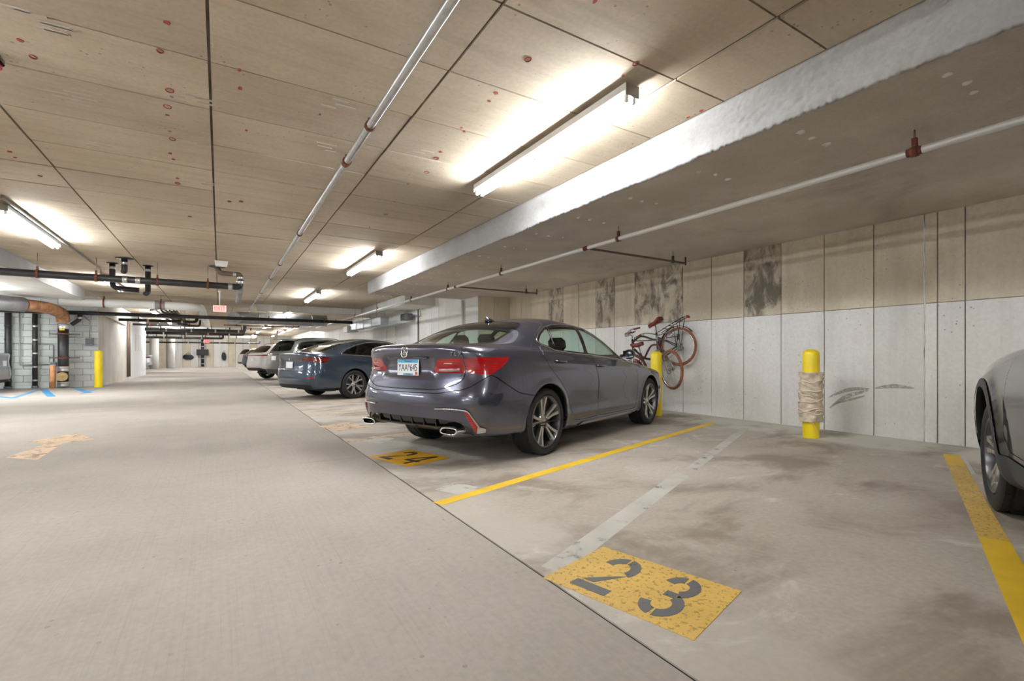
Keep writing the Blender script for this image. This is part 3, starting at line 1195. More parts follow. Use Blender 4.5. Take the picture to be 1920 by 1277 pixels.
# dropped soffits and their faces
def soffit(name, x0, x1, y0, y1, m='soffit_spray'):
    o = MB().span((x0, y0, ZS), (x1, y1, ZC + .02)).build(name, MATS[m], ceiling)
    return o
soffit('dropped_soffit', 3.34, 7.1, Y0, 12.75)
soffit('dropped_soffit', 5.04, 6.1, 14.8, 21.0, 'beam_concrete')
soffit('dropped_soffit', 4.4, 6.1, 26.8, 34.0, 'beam_concrete')
soffit('dropped_soffit', XL, -3.40, Y0, 18.6, 'beam_concrete')
for k in range(8):
    MB().span((1.20 + k * .52, 20.4, 2.73), (1.20 + k * .52 + .514, 20.75, ZC + .02)).build('beam_panel', MATS['beam_concrete'], ceiling)

def rough_fascia(x, y0, y1, name):
    """spray-coated face with a ragged lower edge turned under the soffit"""
    ny = int((y1 - y0) / .018); rg = random.Random(11)
    prof = [(0, ZC)] + [(1, ZC - .016 * q) for q in range(1, 18)] + [(1, ZS + .02), (.6, ZS - .008), (-1.2, ZS - .032), (-2.6, ZS - .006), (-3.2, ZS + .004)]
    low = [rg.uniform(0, 1) for _ in range(ny + 1)]
    sm = [sum(low[max(0, i - 4):i + 5]) / len(low[max(0, i - 4):i + 5]) for i in range(ny + 1)]
    vs = []
    for i in range(ny + 1):
        y = y0 + (y1 - y0) * i / ny
        wave = .5 + .5 * math.sin(y * 3.7) * math.sin(y * 1.31 + 1)
        for k, (dx, z) in enumerate(prof):
            j = rg.uniform(-.007, .007)
            drop = .004 + .022 * sm[i] * wave + .012 * low[i] if 17 < k else 0
            if k < 19:
                vs.append((x - .012 * (dx + .2) + j * (k > 0), y, z + j - drop * .5))
            else:
                reach = .025 + .05 * sm[i] * wave + .012 * low[i]
                f = [.0, .35, .75, 1.0][k - 19]
                vs.append((x - .01 + reach * f + j, y + j, z + j * .5 - drop * (1 - f)))
    n = len(prof)
    fs = [(i * n + k, (i + 1) * n + k, (i + 1) * n + k + 1, i * n + k + 1) for i in range(ny) for k in range(n - 1)]
    mb = MB(); mb.add(vs, fs, True)
    return mb.build(name, MATS['fascia_spray'], ceiling)
rough_fascia(3.34, 0.0, 12.75, 'fascia')
MB().span((3.315, Y0, ZS), (3.335, 0.0, ZC)).build('fascia', MATS['fascia_spray'], ceiling)
for x0, y0, y1 in ((5.04, 14.8, 21.0), (4.4, 26.8, 34.0)):
    MB().span((x0 - .012, y0, ZS), (x0 - .001, y1, ZC)).build('fascia', MATS['fascia_spray'], ceiling)
MB().span((-3.399, Y0, ZS), (-3.385, 18.6, ZC)).build('fascia', MATS['fascia_spray'], ceiling)
rg = random.Random(21)
blob = []
for k in range(4):
    bm = bmesh.new(); bmesh.ops.create_icosphere(bm, subdivisions=2, radius=1.0)
    for v in bm.verts: v.co *= 1 + rg.uniform(-.22, .22)
    me = bpy.data.meshes.new('spray_blob'); bm.to_mesh(me); bm.free()
    me.polygons.foreach_set('use_smooth', [True] * len(me.polygons)); me.materials.append(MATS['spray_white']); blob.append(me)
base3 = [onz(1785, 136, ZS), onz(1808, 155, ZS), onz(1833, 172, ZS)]
second = onz(1500, 246, ZS)
dy = second.y - base3[0].y
for g in range(0, 15):
    for i, b in enumerate(base3):
        o = link_mesh('spray_blob', rg.choice(blob), None, ceiling)
        r = rg.uniform(.018, .030)
        o.location = (b.x + rg.uniform(-.02, .02), b.y + g * dy + rg.uniform(-.03, .03), ZS + .001); o.scale = (r, r * 1.2, .016)

# right wall with form panels; the return; the far stretch
wall_r = struct('wall_right', MB().span((X_WALL + .02, Y0 - .2, -.06), (X_WALL + .3, Y_JOG + .3, ZC)), 'wall_joint')
seams = [-6.8, -5.9, -5.0, -4.1, -3.2, -2.3, -1.4, -.55, .05, .63, 1.21, 1.93, 2.17, 2.29, 2.80, 3.38, 3.97, 4.56, 5.14, 5.72, 6.29, 6.88, 7.46, 8.05, 8.63, 9.21, 9.80, 10.55, 11.1, Y_JOG]
stained = {(4.56, 1): 1, (5.72, 1): 1, (6.29, 1): 1, (7.46, 1): 1, (5.72, 1): 1, (9.21, 1): 1, (5.14, 1): 2, (3.97, 1): 2, (3.38, 1): 2, (2.80, 1): 2, (6.88, 1): 2, (8.05, 1): 2, (8.63, 1): 2, (9.80, 1): 2, (10.55, 1): 2, (11.1, 1): 2, (3.38, 0): 0}
dark_cols = {4.56: 0, 5.72: 1, 6.29: 1, 7.46: 1, 9.21: 1, 3.97: 1}
rw_ = random.Random(9)
for i in range(len(seams) - 1):
    a, b = seams[i] + .006, seams[i + 1] - .006
    for row, (z0, z1) in enumerate(((-.02, 1.612), (1.622, ZS))):
        j = rw_.uniform(-.004, .004)
        if row == 0: m = 'wall_concrete'
        else: m = 'wall_concrete_stained' if dark_cols.get(seams[i]) else 'wall_concrete_tan'
        MB().span((X_WALL + j, a, z0), (X_WALL + .03, b, z1)).build('panel', MATS[m], wall_r)
# stubs of mortar along two seams
for y in (2.29,):
    pts = [(X_WALL - .002, y + rw_.uniform(-.008, .008), z) for z in np.linspace(0.01, 2.6, 30)]
    MB().tube(pts, .007, 5, rad=[rw_.uniform(.004, .012) for _ in pts]).build('seam_ridge', MATS['wall_concrete'], wall_r)
wall_j = struct('wall_return', MB().span((X_WALL2 + .02, Y_JOG + .02, -.06), (X_WALL + .02, Y_JOG + .3, ZC)), 'wall_joint')
for k in range(2):
    for z0, z1 in ((-.02, 1.57), (1.58, ZS)):
        MB().span((X_WALL2 + .5 * k + .004, Y_JOG, z0), (X_WALL2 + .5 * (k + 1) - .004, Y_JOG + .025, z1)).build('panel', MATS['wall_concrete_tan'], wall_j)
wall_f = struct('wall_far_right', MB().span((X_WALL2 + .02, Y_JOG + .001, -.06), (X_WALL2 + .3, Y1, ZC)), 'wall_joint')
ys = [Y_JOG, 12.25, 12.55, 13.32, 13.9, 14.5, 15.1, 15.68, 16.25] + [16.25 + 1.2 * k for k in range(1, 32)]
for i in range(len(ys) - 1):
    m = 'wall_concrete' if i < 8 or i > 13 else 'wall_white'
    MB().span((X_WALL2 + rw_.uniform(-.004, .004), ys[i] + .006, -.02), (X_WALL2 + .03, min(ys[i + 1], Y1) - .006, ZC)).build('panel', MATS[m], wall_f)
# far end wall
wall_b = struct('wall_back', MB().span((XL, Y1 + .02, -.06), (7, Y1 + .3, ZC)), 'wall_joint')
for k in range(30):
    x = -11.9 + k * .6
    MB().span((x + .012, Y1 - .01 + rw_.uniform(-.006, .006), -.02), (x + .588, Y1 + .03, ZC)).build('panel', MATS['wall_concrete_tan' if k % 3 == 0 else 'wall_concrete'], wall_b)
struct('wall_left', MB().span((XL - .3, Y0, -.06), (XL, Y1, ZC)), 'wall_concrete')
struct('wall_front', MB().span((XL, Y0 - .3, -.06), (8, Y0, ZC)), 'wall_concrete')

# block-built room on the left: block face, then smooth and white stretches
YB, XB = 20.6, -3.40
core = struct('wall_block_room', MB().span((-11.99, YB + .03, -.05), (XB - .03, 32.3, ZC)), 'block_mortar')
bme = MB().box((0, 0, 0), (.392, .06, .192), bevel=.004).mesh('block'); bme.materials.append(MATS['block_grey'])
bhf = MB().box((0, 0, 0), (.192, .06, .192), bevel=.004).mesh('half_block'); bhf.materials.append(MATS['block_grey'])
for r in range(14):
    z = .1 + r * .2
    for c in range(13):
        half = (r % 2 == 1)
        x = XB - .2 - c * .4 - (.2 if half else 0)
        o = link_mesh('block', bme, None, core); o.location = (x, YB + rg.uniform(-.002, .002), z)
    if half:
        o = link_mesh('block', bhf, None, core); o.location = (XB - .1, YB, z)
MB().span((XB - .035, YB + .031, -.02), (XB, 26.6, ZC - .01)).build('side_face', MATS['block_tan'], core)
MB().span((XB - .035, 26.6, -.02), (XB + .006, 32.3, ZC - .01)).build('side_face', MATS['wall_white'], core)
for k, y in enumerate((28.6, 29.4, 30.0)):
    MB().span((XB, y, 1.25), (XB + .012, y + .06, 2.05)).build('slot_vent', MATS['block_mortar'], core)

# ---------------------------------------------------------------- strip lights
def strip_light(x, y, L=2.36, z=ZC - .042):
    r = empty('strip_light', (x, y, z))
    for e in (-.7, .7):
        MB().box((0, e, .012), (.05, .09, .036)).build('mounting_block', MATS['steel_dark'], r)
    mb = MB(); mb.prism([(-.062, 0), (.062, 0), (.062, -.052), (.036, -.074), (-.036, -.074), (-.062, -.052)], -L / 2, L / 2, 'XZ')
    mb.build('housing', MATS['fixture_white'], r)
    for e in (-1, 1):
        MB().box((0, e * (L / 2 + .004), -.042), (.130, .012, .088), bevel=.003).build('end_cap', MATS['steel'], r)
    for sx in (-1, 1):
        for sy in (-1, 1):
            yc = sy * L / 4
            MB().cyl((sx * .034, yc - L / 4 + .035, -.106), (sx * .034, yc + L / 4 - .035, -.106), .0145, 8).build('tube', MATS['tube_light'], r)
        for yy in (-L / 2 + .02, 0, L / 2 - .02):
            MB().box((sx * .034, yy, -.096), (.026, .024, .052), bevel=.003).build('lampholder', MATS['socket_white'], r)
    return r
BAYL = {-1: 'strip light over the bay of the dark grey crossover', 1: 'strip light over the empty bays before the blue saloon', 2: 'strip light between the blue saloon and the grey-green sport utility car', 3: 'strip light over the white crossover beyond the concrete beam'}
l0 = strip_light(2.50, 3.65)
tag(l0, 'strip light above the aisle end of bays 23 and 24', 'light', 'strip lights over the parking bays')
for k in (-1, 1, 2, 3, 4, 5, 6, 7):
    c = copy_tree(l0); c.location = (2.50, 3.65 + 6.32 * k, ZC - .042)
    c['label'] = BAYL.get(k, 'small bright strip light in the row over the far parking bays')
for k in range(4):
    c = copy_tree(l0); c.location = (4.15, 36.5 + 4.0 * k, ZC - .042); c['label'] = 'distant strip light in the second row, nearer the far right wall'
l1 = copy_tree(l0); l1.location = (-2.36, 9.72, ZC - .042)
tag(l1, 'strip light beside the thin ceiling conduit before the black drain pipe', 'light', 'strip lights along the aisle')
for y in (-2.9, 3.4, 16.0, 25.5, 32.0, 39.0, 45.0, 50.0):
    c = copy_tree(l1); c.location = (-2.36, y, ZC - .042)
    c['label'] = {16.0: 'strip light behind the black drain risers', -2.9: 'strip light over the aisle behind the first conduit light', 3.4: 'strip light over the aisle next to the alarm device'}.get(y, 'distant strip light in the row along the white wall side of the aisle')
l2 = copy_tree(l0); l2.location = (-4.9, 15.6, ZS - .032)
tag(l2, 'twin-tube fluorescent strip light under the dropped soffit beside the block-built room', 'light')
for y, lab in ((-3.76, 'added fill light under the dropped soffit on the aisle side away from the numbered bays'), (8.88, 'added fill light under the dropped soffit facing the empty bays')):
    c = copy_tree(l2); c.location = (-4.9, y, ZS - .032); c['label'] = lab  # out-of-view copies of the soffit strip, added as general fill
for y, lab in ((-3.76, 'added fill light deep under the dropped soffit, away from the numbered bays'), (8.88, 'added fill light deep under the dropped soffit facing the empty bays')):
    c = copy_tree(l2); c.location = (-8.2, y, ZS - .032); c['label'] = lab  # deeper unseen pair, added to fill the aisle and ceiling
c = copy_tree(l2); c.location = (-8.2, 15.9, ZS - .032); c['label'] = 'added fill light under the dropped soffit above the silver car'  # unseen strip added to brighten the block wall
c = copy_tree(l2); c.location = (-6.3, 18.25, ZS - .032); c.rotation_euler = (0, 0, PI / 2); c['label'] = 'added fill light set crosswise above the storm pipe along the block wall'  # extra strip added out of view to light the block face
l3 = copy_tree(l0); l3.location = (-6.5, 41.0, ZC - .042)
tag(l3, 'twin-tube fluorescent strip light behind the round columns', 'light')
# ---------------------------------------------------------------- painted markings
TH_B = math.radians(17.0)
UB = Vector((math.cos(TH_B), math.sin(TH_B), 0)); VB = Vector((-math.sin(TH_B), math.cos(TH_B), 0))


def flat(name, pts, m, label, cat='road marking', group=None, h=.0006, z=.0006):
    mb = MB(); mb.prism([(p[0], p[1]) for p in pts], z, z + h)
    o = mb.build(name, MATS[m])
    return tag(o, label, cat, group)


def quad(p, L, w, u=UB, v=VB):
    p = Vector((p[0], p[1], 0))
    return [p, p + u * L, p + u * L + v * w, p + v * w]


PITCH = 2.72
bay_line = [(3.04, 'paint_yellow', 'yellow bay line between bay 23 and the grey saloon in bay 24'), (5.78, 'paint_faded', 'faded yellow bay line along the far side of the grey saloon in bay 24'),
            (8.62, 'paint_faded', 'faded yellow bay line between the two empty bays past bay 24'), (11.0, 'paint_faded', 'faded yellow bay line beside the blue saloon'),
            (14.1, 'paint_faded', 'faded yellow bay line just beyond the blue saloon'), (16.9, 'paint_faded', 'faded yellow bay line before the grey-green sport utility car')]
for y, m, lab in bay_line:
    L = 5.27
    flat('bay_line', quad((1.275, y - .05), L, .10), m, lab, group='bay lines')
# near bay line on the other side of bay 23, freshly repainted in stretches
la, lb = onz(1768, 851), onz(1923, 1218)
U2 = Vector((lb.x - la.x, lb.y - la.y, 0)).normalized(); V2 = Vector((-U2.y, U2.x, 0))
for k, (t0, t1, m) in enumerate(((0.0, .62, 'paint_yellow'), (.625, 2.9, 'paint_yellow_worn'), (2.905, 5.3, 'paint_yellow'))):
    flat('bay_line', quad(Vector((la.x, la.y, 0)) + U2 * t0, t1 - t0, .125, U2, V2), m, ['bright repainted end of the yellow line beside the dark grey car wheel', 'worn middle stretch of the yellow line beside the dark grey car', 'bright yellow stretch of line crossing in front of bay 23'][k])
flat('line_edge', quad(Vector((la.x, la.y, 0)) + V2 * .13, 1.0, .03, U2, V2), 'paint_white_edge', 'thin white edge beside the yellow line end at the dark grey car wheel')
# old painted-out line in bay 23
a, b = onz(1035, 1068), onz(1395, 803)
u = Vector((b.x - a.x, b.y - a.y, 0)); L = u.length; u.normalize(); v = Vector((-u.y, u.x, 0))
flat('ghost_line', quad(a - v * .07, L * .42, .13, u, v), 'paint_ghost', 'pale grey painted-out line leading from the number 23', h=.0002, z=.0001)
flat('ghost_line', quad(a - v * .07 + u * L * .45, L * .55, .10, u, v), 'paint_ghost', 'pale grey painted-out line fading toward the wrapped bollard', h=.0002, z=.0001)
# pale patches
flat('pale_patch', [onz(*q) for q in ((815, 918), (850, 905), (905, 914), (872, 930))], 'paint_ghost', 'pale grey paint patch at the aisle end of the yellow line', h=.0002, z=.0001)
flat('pale_patch', [onz(*q) for q in ((668, 826), (700, 818), (740, 822), (712, 832))], 'paint_ghost', 'pale grey paint patch at the end of the faded line behind the saloon', h=.0002, z=.0001)


def digit_polys(d):
    """stencil digits in a unit cell (width .6, height 1), as lists of polygons"""
    def ring(cx, cy, r0, r1, a0, a1, n=10, sy=1.0):
        A = [(cx + r1 * math.cos(a0 + (a1 - a0) * k / n), cy + sy * r1 * math.sin(a0 + (a1 - a0) * k / n)) for k in range(n + 1)]
        B = [(cx + r0 * math.cos(a1 + (a0 - a1) * k / n), cy + sy * r0 * math.sin(a1 + (a0 - a1) * k / n)) for k in range(n + 1)]
        return A + B
    R = math.radians
    if d == '2':
        return [[(.02, 0), (.60, 0), (.60, .15), (.02, .15)], ring(.31, .70, .14, .29, R(175), R(95)), ring(.31, .70, .14, .29, R(86), R(-32)), [(.42, .49), (.54, .57), (.26, .19), (.06, .19)]]
    if d == '3':
        return [ring(.30, .74, .11, .26, R(170), R(97)), ring(.30, .74, .11, .26, R(83), R(-70)), ring(.30, .28, .13, .28, R(70), R(-85)), ring(.30, .28, .13, .28, R(-97), R(-172)), [(.20, .46), (.36, .46), (.36, .58), (.20, .58)]]
    if d == '4':
        return [[(.40, 0), (.53, 0), (.53, 1.0), (.40, 1.0)], [(.0, .25), (.37, .25), (.37, .38), (.0, .38)], [(.56, .25), (.64, .25), (.64, .38), (.56, .38)], [(.0, .42), (.14, .42), (.37, .80), (.37, 1.0)]]
    if d == '5':
        return [[(.06, .87), (.58, .87), (.58, 1), (.06, 1)], [(.06, .5), (.19, .5), (.19, .84), (.06, .84)], ring(.28, .30, .15, .30, R(110), R(-85)), ring(.28, .30, .15, .30, R(-97), R(-165))]
    return []


def bay_number(c, text, ang, m_box, m_dig, size, label, dig=(.37, .24), u=None):
    """painted panel with stencilled digits; ang is the direction a reader faces"""
    root = empty('bay_number', (c[0], c[1], 0), ang - PI / 2)
    tag(root, label, 'bay number')
    w, h = size
    mb = MB(); mb.prism([(-w / 2, -h / 2), (w / 2, -h / 2), (w / 2, h / 2), (-w / 2, h / 2)], .0004, .0018); mb.build('panel', MATS[m_box], root)
    H, adv = dig
    n = len(text)
    for i, ch_ in enumerate(text):
        x0 = (i - (n - 1) / 2) * adv - .3 * H * .75
        mb = MB()
        for pl in digit_polys(ch_):
            mb.prism([(x0 + px * H * .75, -H / 2 + py * H) for px, py in pl], .0020, .0030)
        mb.build('digit', MATS[m_dig], root)
    return root


c23 = [onz(*q) for q in ((1005, 1078), (1160, 1030), (1385, 1110), (1285, 1200))]
cc = sum((Vector(q) for q in c23), Vector()) / 4
bay_number(cc, '23', math.radians(15), 'paint_yellow_worn', 'paint_grey_digit', (.69, .49), 'worn yellow panel stencilled 23 on the floor of the empty bay', (.40, .29))
c24 = [onz(*q) for q in ((687, 855), (765, 844), (850, 858), (767, 876))]
cc = sum((Vector(q) for q in c24), Vector()) / 4
bay_number(cc, '24', math.radians(17), 'paint_orange', 'paint_black', (.66, .50), 'orange yellow panel stencilled 24 behind the grey saloon', (.40, .29))
cc = onz(645, 800)
bay_number((cc.x, cc.y), '25', math.radians(17), 'paint_faded', 'paint_faded', (.66, .5), 'faded orange bay panel on the floor of the empty bay past the grey saloon')

# direction arrow in the aisle
pts = [(15, 856), (82, 862), (113, 832), (180, 824), (140, 811), (45, 830), (80, 833)]
pts = [(12, 858), (70, 863), (118, 831), (178, 824), (143, 812), (50, 829), (88, 831)]
flat('direction_arrow', [onz(*q) for q in pts], 'paint_faded', 'faded tan direction arrow painted on the aisle floor', 'road marking')

# blue hatching by the block-built room
bl = [((-4.0, 18.6), (-4.55, 20.35)), ((-3.0, 18.4), (-3.5, 20.2)), ((-5.6, 18.1), (-4.55, 20.3)), ((-7.2, 18.1), (-5.6, 18.15)), ((-7.4, 20.1), (-5.3, 20.0)), ((-3.3, 18.3), (-1.9, 21.2))]
labs = ['blue hatch stripe ending at the drain riser', 'blue hatch stripe beside the bollard at the block wall', 'thin blue stripe slanting to the block wall', 'blue stripe along the aisle edge of the hatched area', 'blue stripe along the foot of the block wall', 'thin blue outline stripe passing the bollard at the block wall']
bl = [(onz(97, 744), onz(81, 729.5), .16), (onz(168, 737), onz(141, 727.5), .16), (onz(28, 745.5), onz(74, 731), .10), (onz(-60, 738), onz(28, 747), .14), (onz(-60, 731), onz(22, 731.5), .12), (onz(152, 739), onz(208, 721), .05)]
for (a, b, w), lab in zip(bl, labs):
    a, b = Vector((a[0], a[1], 0)), Vector((b[0], b[1], 0))
    u = (b - a).normalized(); v = Vector((-u.y, u.x, 0))
    flat('hatch_stripe', quad(a - v * w / 2, (b - a).length, w, u, v), 'paint_blue', lab, 'road marking', 'blue hatching', h=.0003, z=.0004 + .0004 * labs.index(lab))

# ---------------------------------------------------------------- bollards
def bollard(x, y, h, r, label):
    root = empty('bollard', (x, y, 0)); tag(root, label, 'bollard')
    prof = [(r, 0), (r, h - .05)] + [(r * math.cos(a), h - .05 + .05 * math.sin(a)) for a in np.linspace(.15, PI / 2, 8)]
    prof[-1] = (.0005, h)
    MB().lathe(prof, 32).build('post', MATS['bollard_yellow'], root)
    return root


b1 = bollard(6.23, 3.14, 1.085, .092, 'yellow bollard wrapped in a beige rope-tied cloth, by the wall')
mat('wrap_cloth', s(214, 200, 178), .95, vary=.22, vscale=14, bump=.9, bscale=60)
mat('wrap_cord', s(236, 222, 196), .8)
rg = random.Random(4)
vs = []; n, rows = 56, 46
for j in range(rows):
    z = .20 + .60 * j / (rows - 1)
    for i in range(n):
        a = 2 * PI * i / n
        fold = .010 * math.sin(z * 62 + 3 * math.sin(a * 2 + z * 9)) + .008 * math.sin(a * 5 + z * 23) * math.sin(z * 31 + a)
        pinch = -.012 * math.exp(-((z - .52 - .03 * math.sin(a)) / .015) ** 2) - .010 * math.exp(-((z - .36 - .04 * math.sin(a + 2)) / .014) ** 2) - .010 * math.exp(-((z - .68 + .05 * math.sin(a + 1)) / .014) ** 2)
        r = .124 + fold + pinch + rg.uniform(-.003, .003) + (.006 if j in (0, rows - 1) else 0)
        if j == 0 or j == rows - 1: z2 = z + rg.uniform(-.008, .008)
        else: z2 = z
        vs.append((math.cos(a) * r, math.sin(a) * r, z2))
top = [(math.cos(2 * PI * i / n) * .0935, math.sin(2 * PI * i / n) * .0935, zz) for zz in (.20, .80) for i in range(n)]
fs = [(j * n + i, j * n + (i + 1) % n, (j + 1) * n + (i + 1) % n, (j + 1) * n + i) for j in range(rows - 1) for i in range(n)]
o0 = len(vs); vs += top
fs += [(i, o0 + i, o0 + (i + 1) % n, (i + 1) % n) for i in range(n)]
fs += [((rows - 1) * n + i, (rows - 1) * n + (i + 1) % n, o0 + n + (i + 1) % n, o0 + n + i) for i in range(n)]
w = MB().add(vs, fs, True).build('cloth_wrap', MATS['wrap_cloth'], b1); w['label'] = 'beige cloth wrapped round the post'
for (z0, z1, a0, tw, r) in ((.30, .42, 0, 1.3, .132), (.42, .62, 2, 1.6, .134), (.66, .74, 1, 1.1, .131), (.34, .30, 4, 1.2, .133), (.74, .50, 5, .8, .136)):
    pts = [(math.cos(a0 + 2 * PI * tw * k / 40) * (r + .003 * math.sin(k)), math.sin(a0 + 2 * PI * tw * k / 40) * (r + .003 * math.sin(k)), z0 + (z1 - z0) * k / 40 + .012 * math.sin(k * .7)) for k in range(41)]
    MB().tube(pts, .0075, 6).build('cord', MATS['wrap_cord'], b1)
MB().tube(catmull([(-.10, -.09, .27), (-.09, -.07, .20), (-.06, -.085, .13), (-.02, -.095, .05), (0, -.094, .02)], 5), .0035, 5).build('cord_end', MATS['wrap_cord'], b1)
bollard(6.30, 5.66, 1.085, .092, 'yellow bollard in front of the grey saloon, below the hanging bicycles')
bollard(-3.33, 20.1, 1.19, .105, 'yellow bollard in front of the grey block wall corner')
# ---------------------------------------------------------------- the grey saloon in bay 24
def smooth(a, b, x):
    t = np.clip((x - a) / (b - a), 0, 1); return t * t * (3 - 2 * t)


def hero_disp(P, A, V_):
    x, y, z = P[..., 0], P[..., 1], P[..., 2]
    rear = 1 - smooth(-.75, -.55, x)
    low = (1 - smooth(7.2, 7.6, V_))
    # number plate recess between the lamps, with a soft lower edge
    rec = smooth(.79, .85, z) * (1 - smooth(.975, .99, z)) * (1 - smooth(.30, .40, A))
    d = -.022 * rec * rear * low
    # ledge above the lower bumper
    d += -.012 * (1 - smooth(.52, .545, z)) * smooth(.28, .34, z) * rear * (1 - smooth(.80, .95, A))
    # door lower scoop
    side = smooth(.25, .5, x) * (1 - smooth(2.1, 2.4, x))
    d += -.014 * smooth(.36, .44, z) * (1 - smooth(.50, .74, z)) * side
    # character line through the handles
    d += .006 * np.exp(-((z - (.875 + (1.4 - x) * .05)) / .018) ** 2) * smooth(-.7, 0, x) * (1 - smooth(2.6, 3.2, x)) * low
    # rocker step
    d += .012 * (1 - smooth(.27, .30, z)) * side
    # wheel arch lips
    for cx in (0, 2.776):
        r = np.hypot(x - cx, z - .345)
        d += .010 * np.exp(-((r - .385) / .03) ** 2) * (z > .2) * smooth(.6, .75, y)
    return d


HERO = dict(
    wb=2.776, fo=.95, ro=1.08, w=.935, arch_r=.378, arch_z=.348, under_z=.19, under_x=.40, disp=hero_disp,
    levels=[  # z front/mid/rear, width front/mid/rear, nose, tail
        (.19, .20, .28, .80, .84, .78, -.14, .16, [.26, .275, .295, .315, .32]),
        (.19, .205, .25, .955, .955, .955, -.03, .045, [.25, .26, .28, .305, .31]),
        (.33, .30, .36, .985, .965, .99, 0, -.005, [.34, .35, .37, .39, .40]),
        (.48, .47, .53, 1.0, .985, 1.005, 0, -.035),
        (.60, .64, .66, 1.0, 1.0, 1.01, -.01, -.025),
        (.70, .80, .82, .99, .995, .995, -.03, .045),
        (.77, .885, .975, .965, .965, .96, -.07, .03)],
    hood_nose=-.22, hood_z=.80, belt=(.925, .985, 1.05), lip=(-.035, 1.135, 1.075),
    xw=2.38, zc=.985, xg=-.60, zg=1.115, yb=.905, xside=(1.35, .75, .20), crown=(.012, -.012),
    xrf=1.42, xrr=.10, yr=.655, roof=(1.375, 1.42, 1.365, .048), rg=[(.42, .95), (.22, .85), (.06, .68), (.01, .40), (0, 0)],
    dlo=[(2.0, .95), (1.86, 1.07), (1.72, 1.185), (1.52, 1.30), (1.30, 1.355), (1.04, 1.378), (.75, 1.376), (.52, 1.358), (.30, 1.310), (.14, 1.245), (.02, 1.165), (.06, 1.125), (.27, 1.062), (.6, 1.038), (.95, 1.02), (1.5, .985)],
    panes=[[(1.91, .975), (1.82, 1.07), (1.69, 1.175), (1.50, 1.28), (1.28, 1.335), (1.13, 1.348), (1.00, 1.038), (1.5, 1.005)],
           [(1.03, 1.355), (.75, 1.353), (.53, 1.337), (.395, 1.308), (.315, 1.075), (.6, 1.060), (.92, 1.043)],
           [(.35, 1.302), (.29, 1.285), (.155, 1.225), (.055, 1.155), (.085, 1.135), (.275, 1.085)]],
    gap=.007, dlo_trim='satin_chrome', dlo_r=.035, pane_r=.025,
    ws=[(.05, .99), (.45, .99), (.70, 1.0), (.56, 1.36), (.3, 1.395), (.05, 1.40)],
    rw=[(.02, 1.09), (.40, 1.09), (.585, 1.115), (.60, 1.16), (.585, 1.345), (.3, 1.385), (.02, 1.395)], glass_v=8.5,
    rear_pieces=[
        ('tail_light', [(.315, .850), (.425, .972), (.695, .985), (.695, .848)], 'lamp_red', 'each', -.003),
        ('tail_light_outer', [(.705, .985), (.90, .99), (1.20, .995), (1.18, .972), (.96, .850), (.925, .832), (.80, .842), (.705, .848)], 'lamp_red', 'each', .003),
        ('diffuser', [(-.1, .2), (-.1, .435), (.42, .435), (.62, .425), (.78, .36), (.80, .2)], 'gloss_black', 'both', -.012)],
    front_pieces=[('headlamp', [(.52, .66), (.55, .74), (.95, .79), (1.1, .77), (.8, .66)], 'lamp_head', 'each', -.002),
                  ('grille', [(-.1, .45), (-.1, .74), (.35, .74), (.42, .6), (.3, .42)], 'gloss_black', 'both', -.01)],
    lid=[(-.2, .625), (.45, .63), (.68, .70), (.715, .85), (.715, 1.2), (.76, 1.28), (-.2, 1.30)], lid_name='boot_lid',
    doors=[('front_door', [(2.24, .95), (2.29, .80), (2.29, .45), (2.24, .285), (1.15, .285), (1.13, .5), (1.09, .85), (1.02, 1.08), (1.5, 1.08)]),
           ('rear_door', [(1.0, 1.08), (1.08, .86), (1.125, .5), (1.14, .285), (.58, .285), (.53, .33), (.40, .55), (.24, .725), (.05, .90), (-.02, 1.0), (.02, 1.12), (.5, 1.12)])],
    bumper=[(-.1, .1), (-.1, .665), (.45, .67), (.72, .715), (.90, .825), (.95, .835), (1.08, .76), (1.3, .66), (1.8, .58), (1.8, .1)],
    bonnet=[(3.45, 0), (3.4, .5), (3.1, .68), (2.3, .76), (2.2, .75), (2.42, 0)],
    seats=(1.45, .52, .28), shelf=(-.2, 1.0, .5),
    wheel=(.337, .262, .245), track=1.60, style='hero', spoke='spoke_silver', rimmat='rim_dark', tyre_seg=72,
    mirror=(1.86, .86, 1.005), handles=[(1.21, .885), (.295, .945)])


def number_plate(parent, loc, rot, text, size=(.305, .152), m_text='plate_dark', blue=True):
    """plate in its own XY plane, facing +Z, turned by rot"""
    P_ = empty('number_plate', loc, 0, parent)
    P_.rotation_euler = rot
    w, h = size
    MB().box((0, 0, 0), (w, h, .004), bevel=.002).build('plate', MATS['plate_white'], P_)
    if blue:
        MB().box((0, h * .38, .0022), (w * .94, h * .19, .0012)).build('band', MATS['plate_blue'], P_)
        q = link_mesh('band_lettering', text_mesh('Minnesota', h * .17, .0004), MATS['plate_dark'], P_); q.location = (0, h * .385, .003)
        MB().box((w * .02, -h * .425, .0022), (w * .46, h * .09, .001)).build('strip', MATS['plate_blue'], P_)
        q = link_mesh('strip_lettering', text_mesh('10,000 lakes', h * .10, .0004), MATS['plate_dark'], P_); q.location = (w * .02, -h * .42, .003)
        MB().box((w * .40, -h * .36, .0022), (w * .10, h * .18, .001)).build('sticker', MATS['plate_red'], P_)
    if not text: return P_
    q = link_mesh('lettering', text_mesh(text, h * .62, .0006), MATS[m_text], P_)
    xs = [v.co.x for v in q.data.vertices]; sx = w * .88 / (max(xs) - min(xs))
    q.location = (0, -h * .03, .003); q.scale = (sx, 1.0, 1)
    return P_


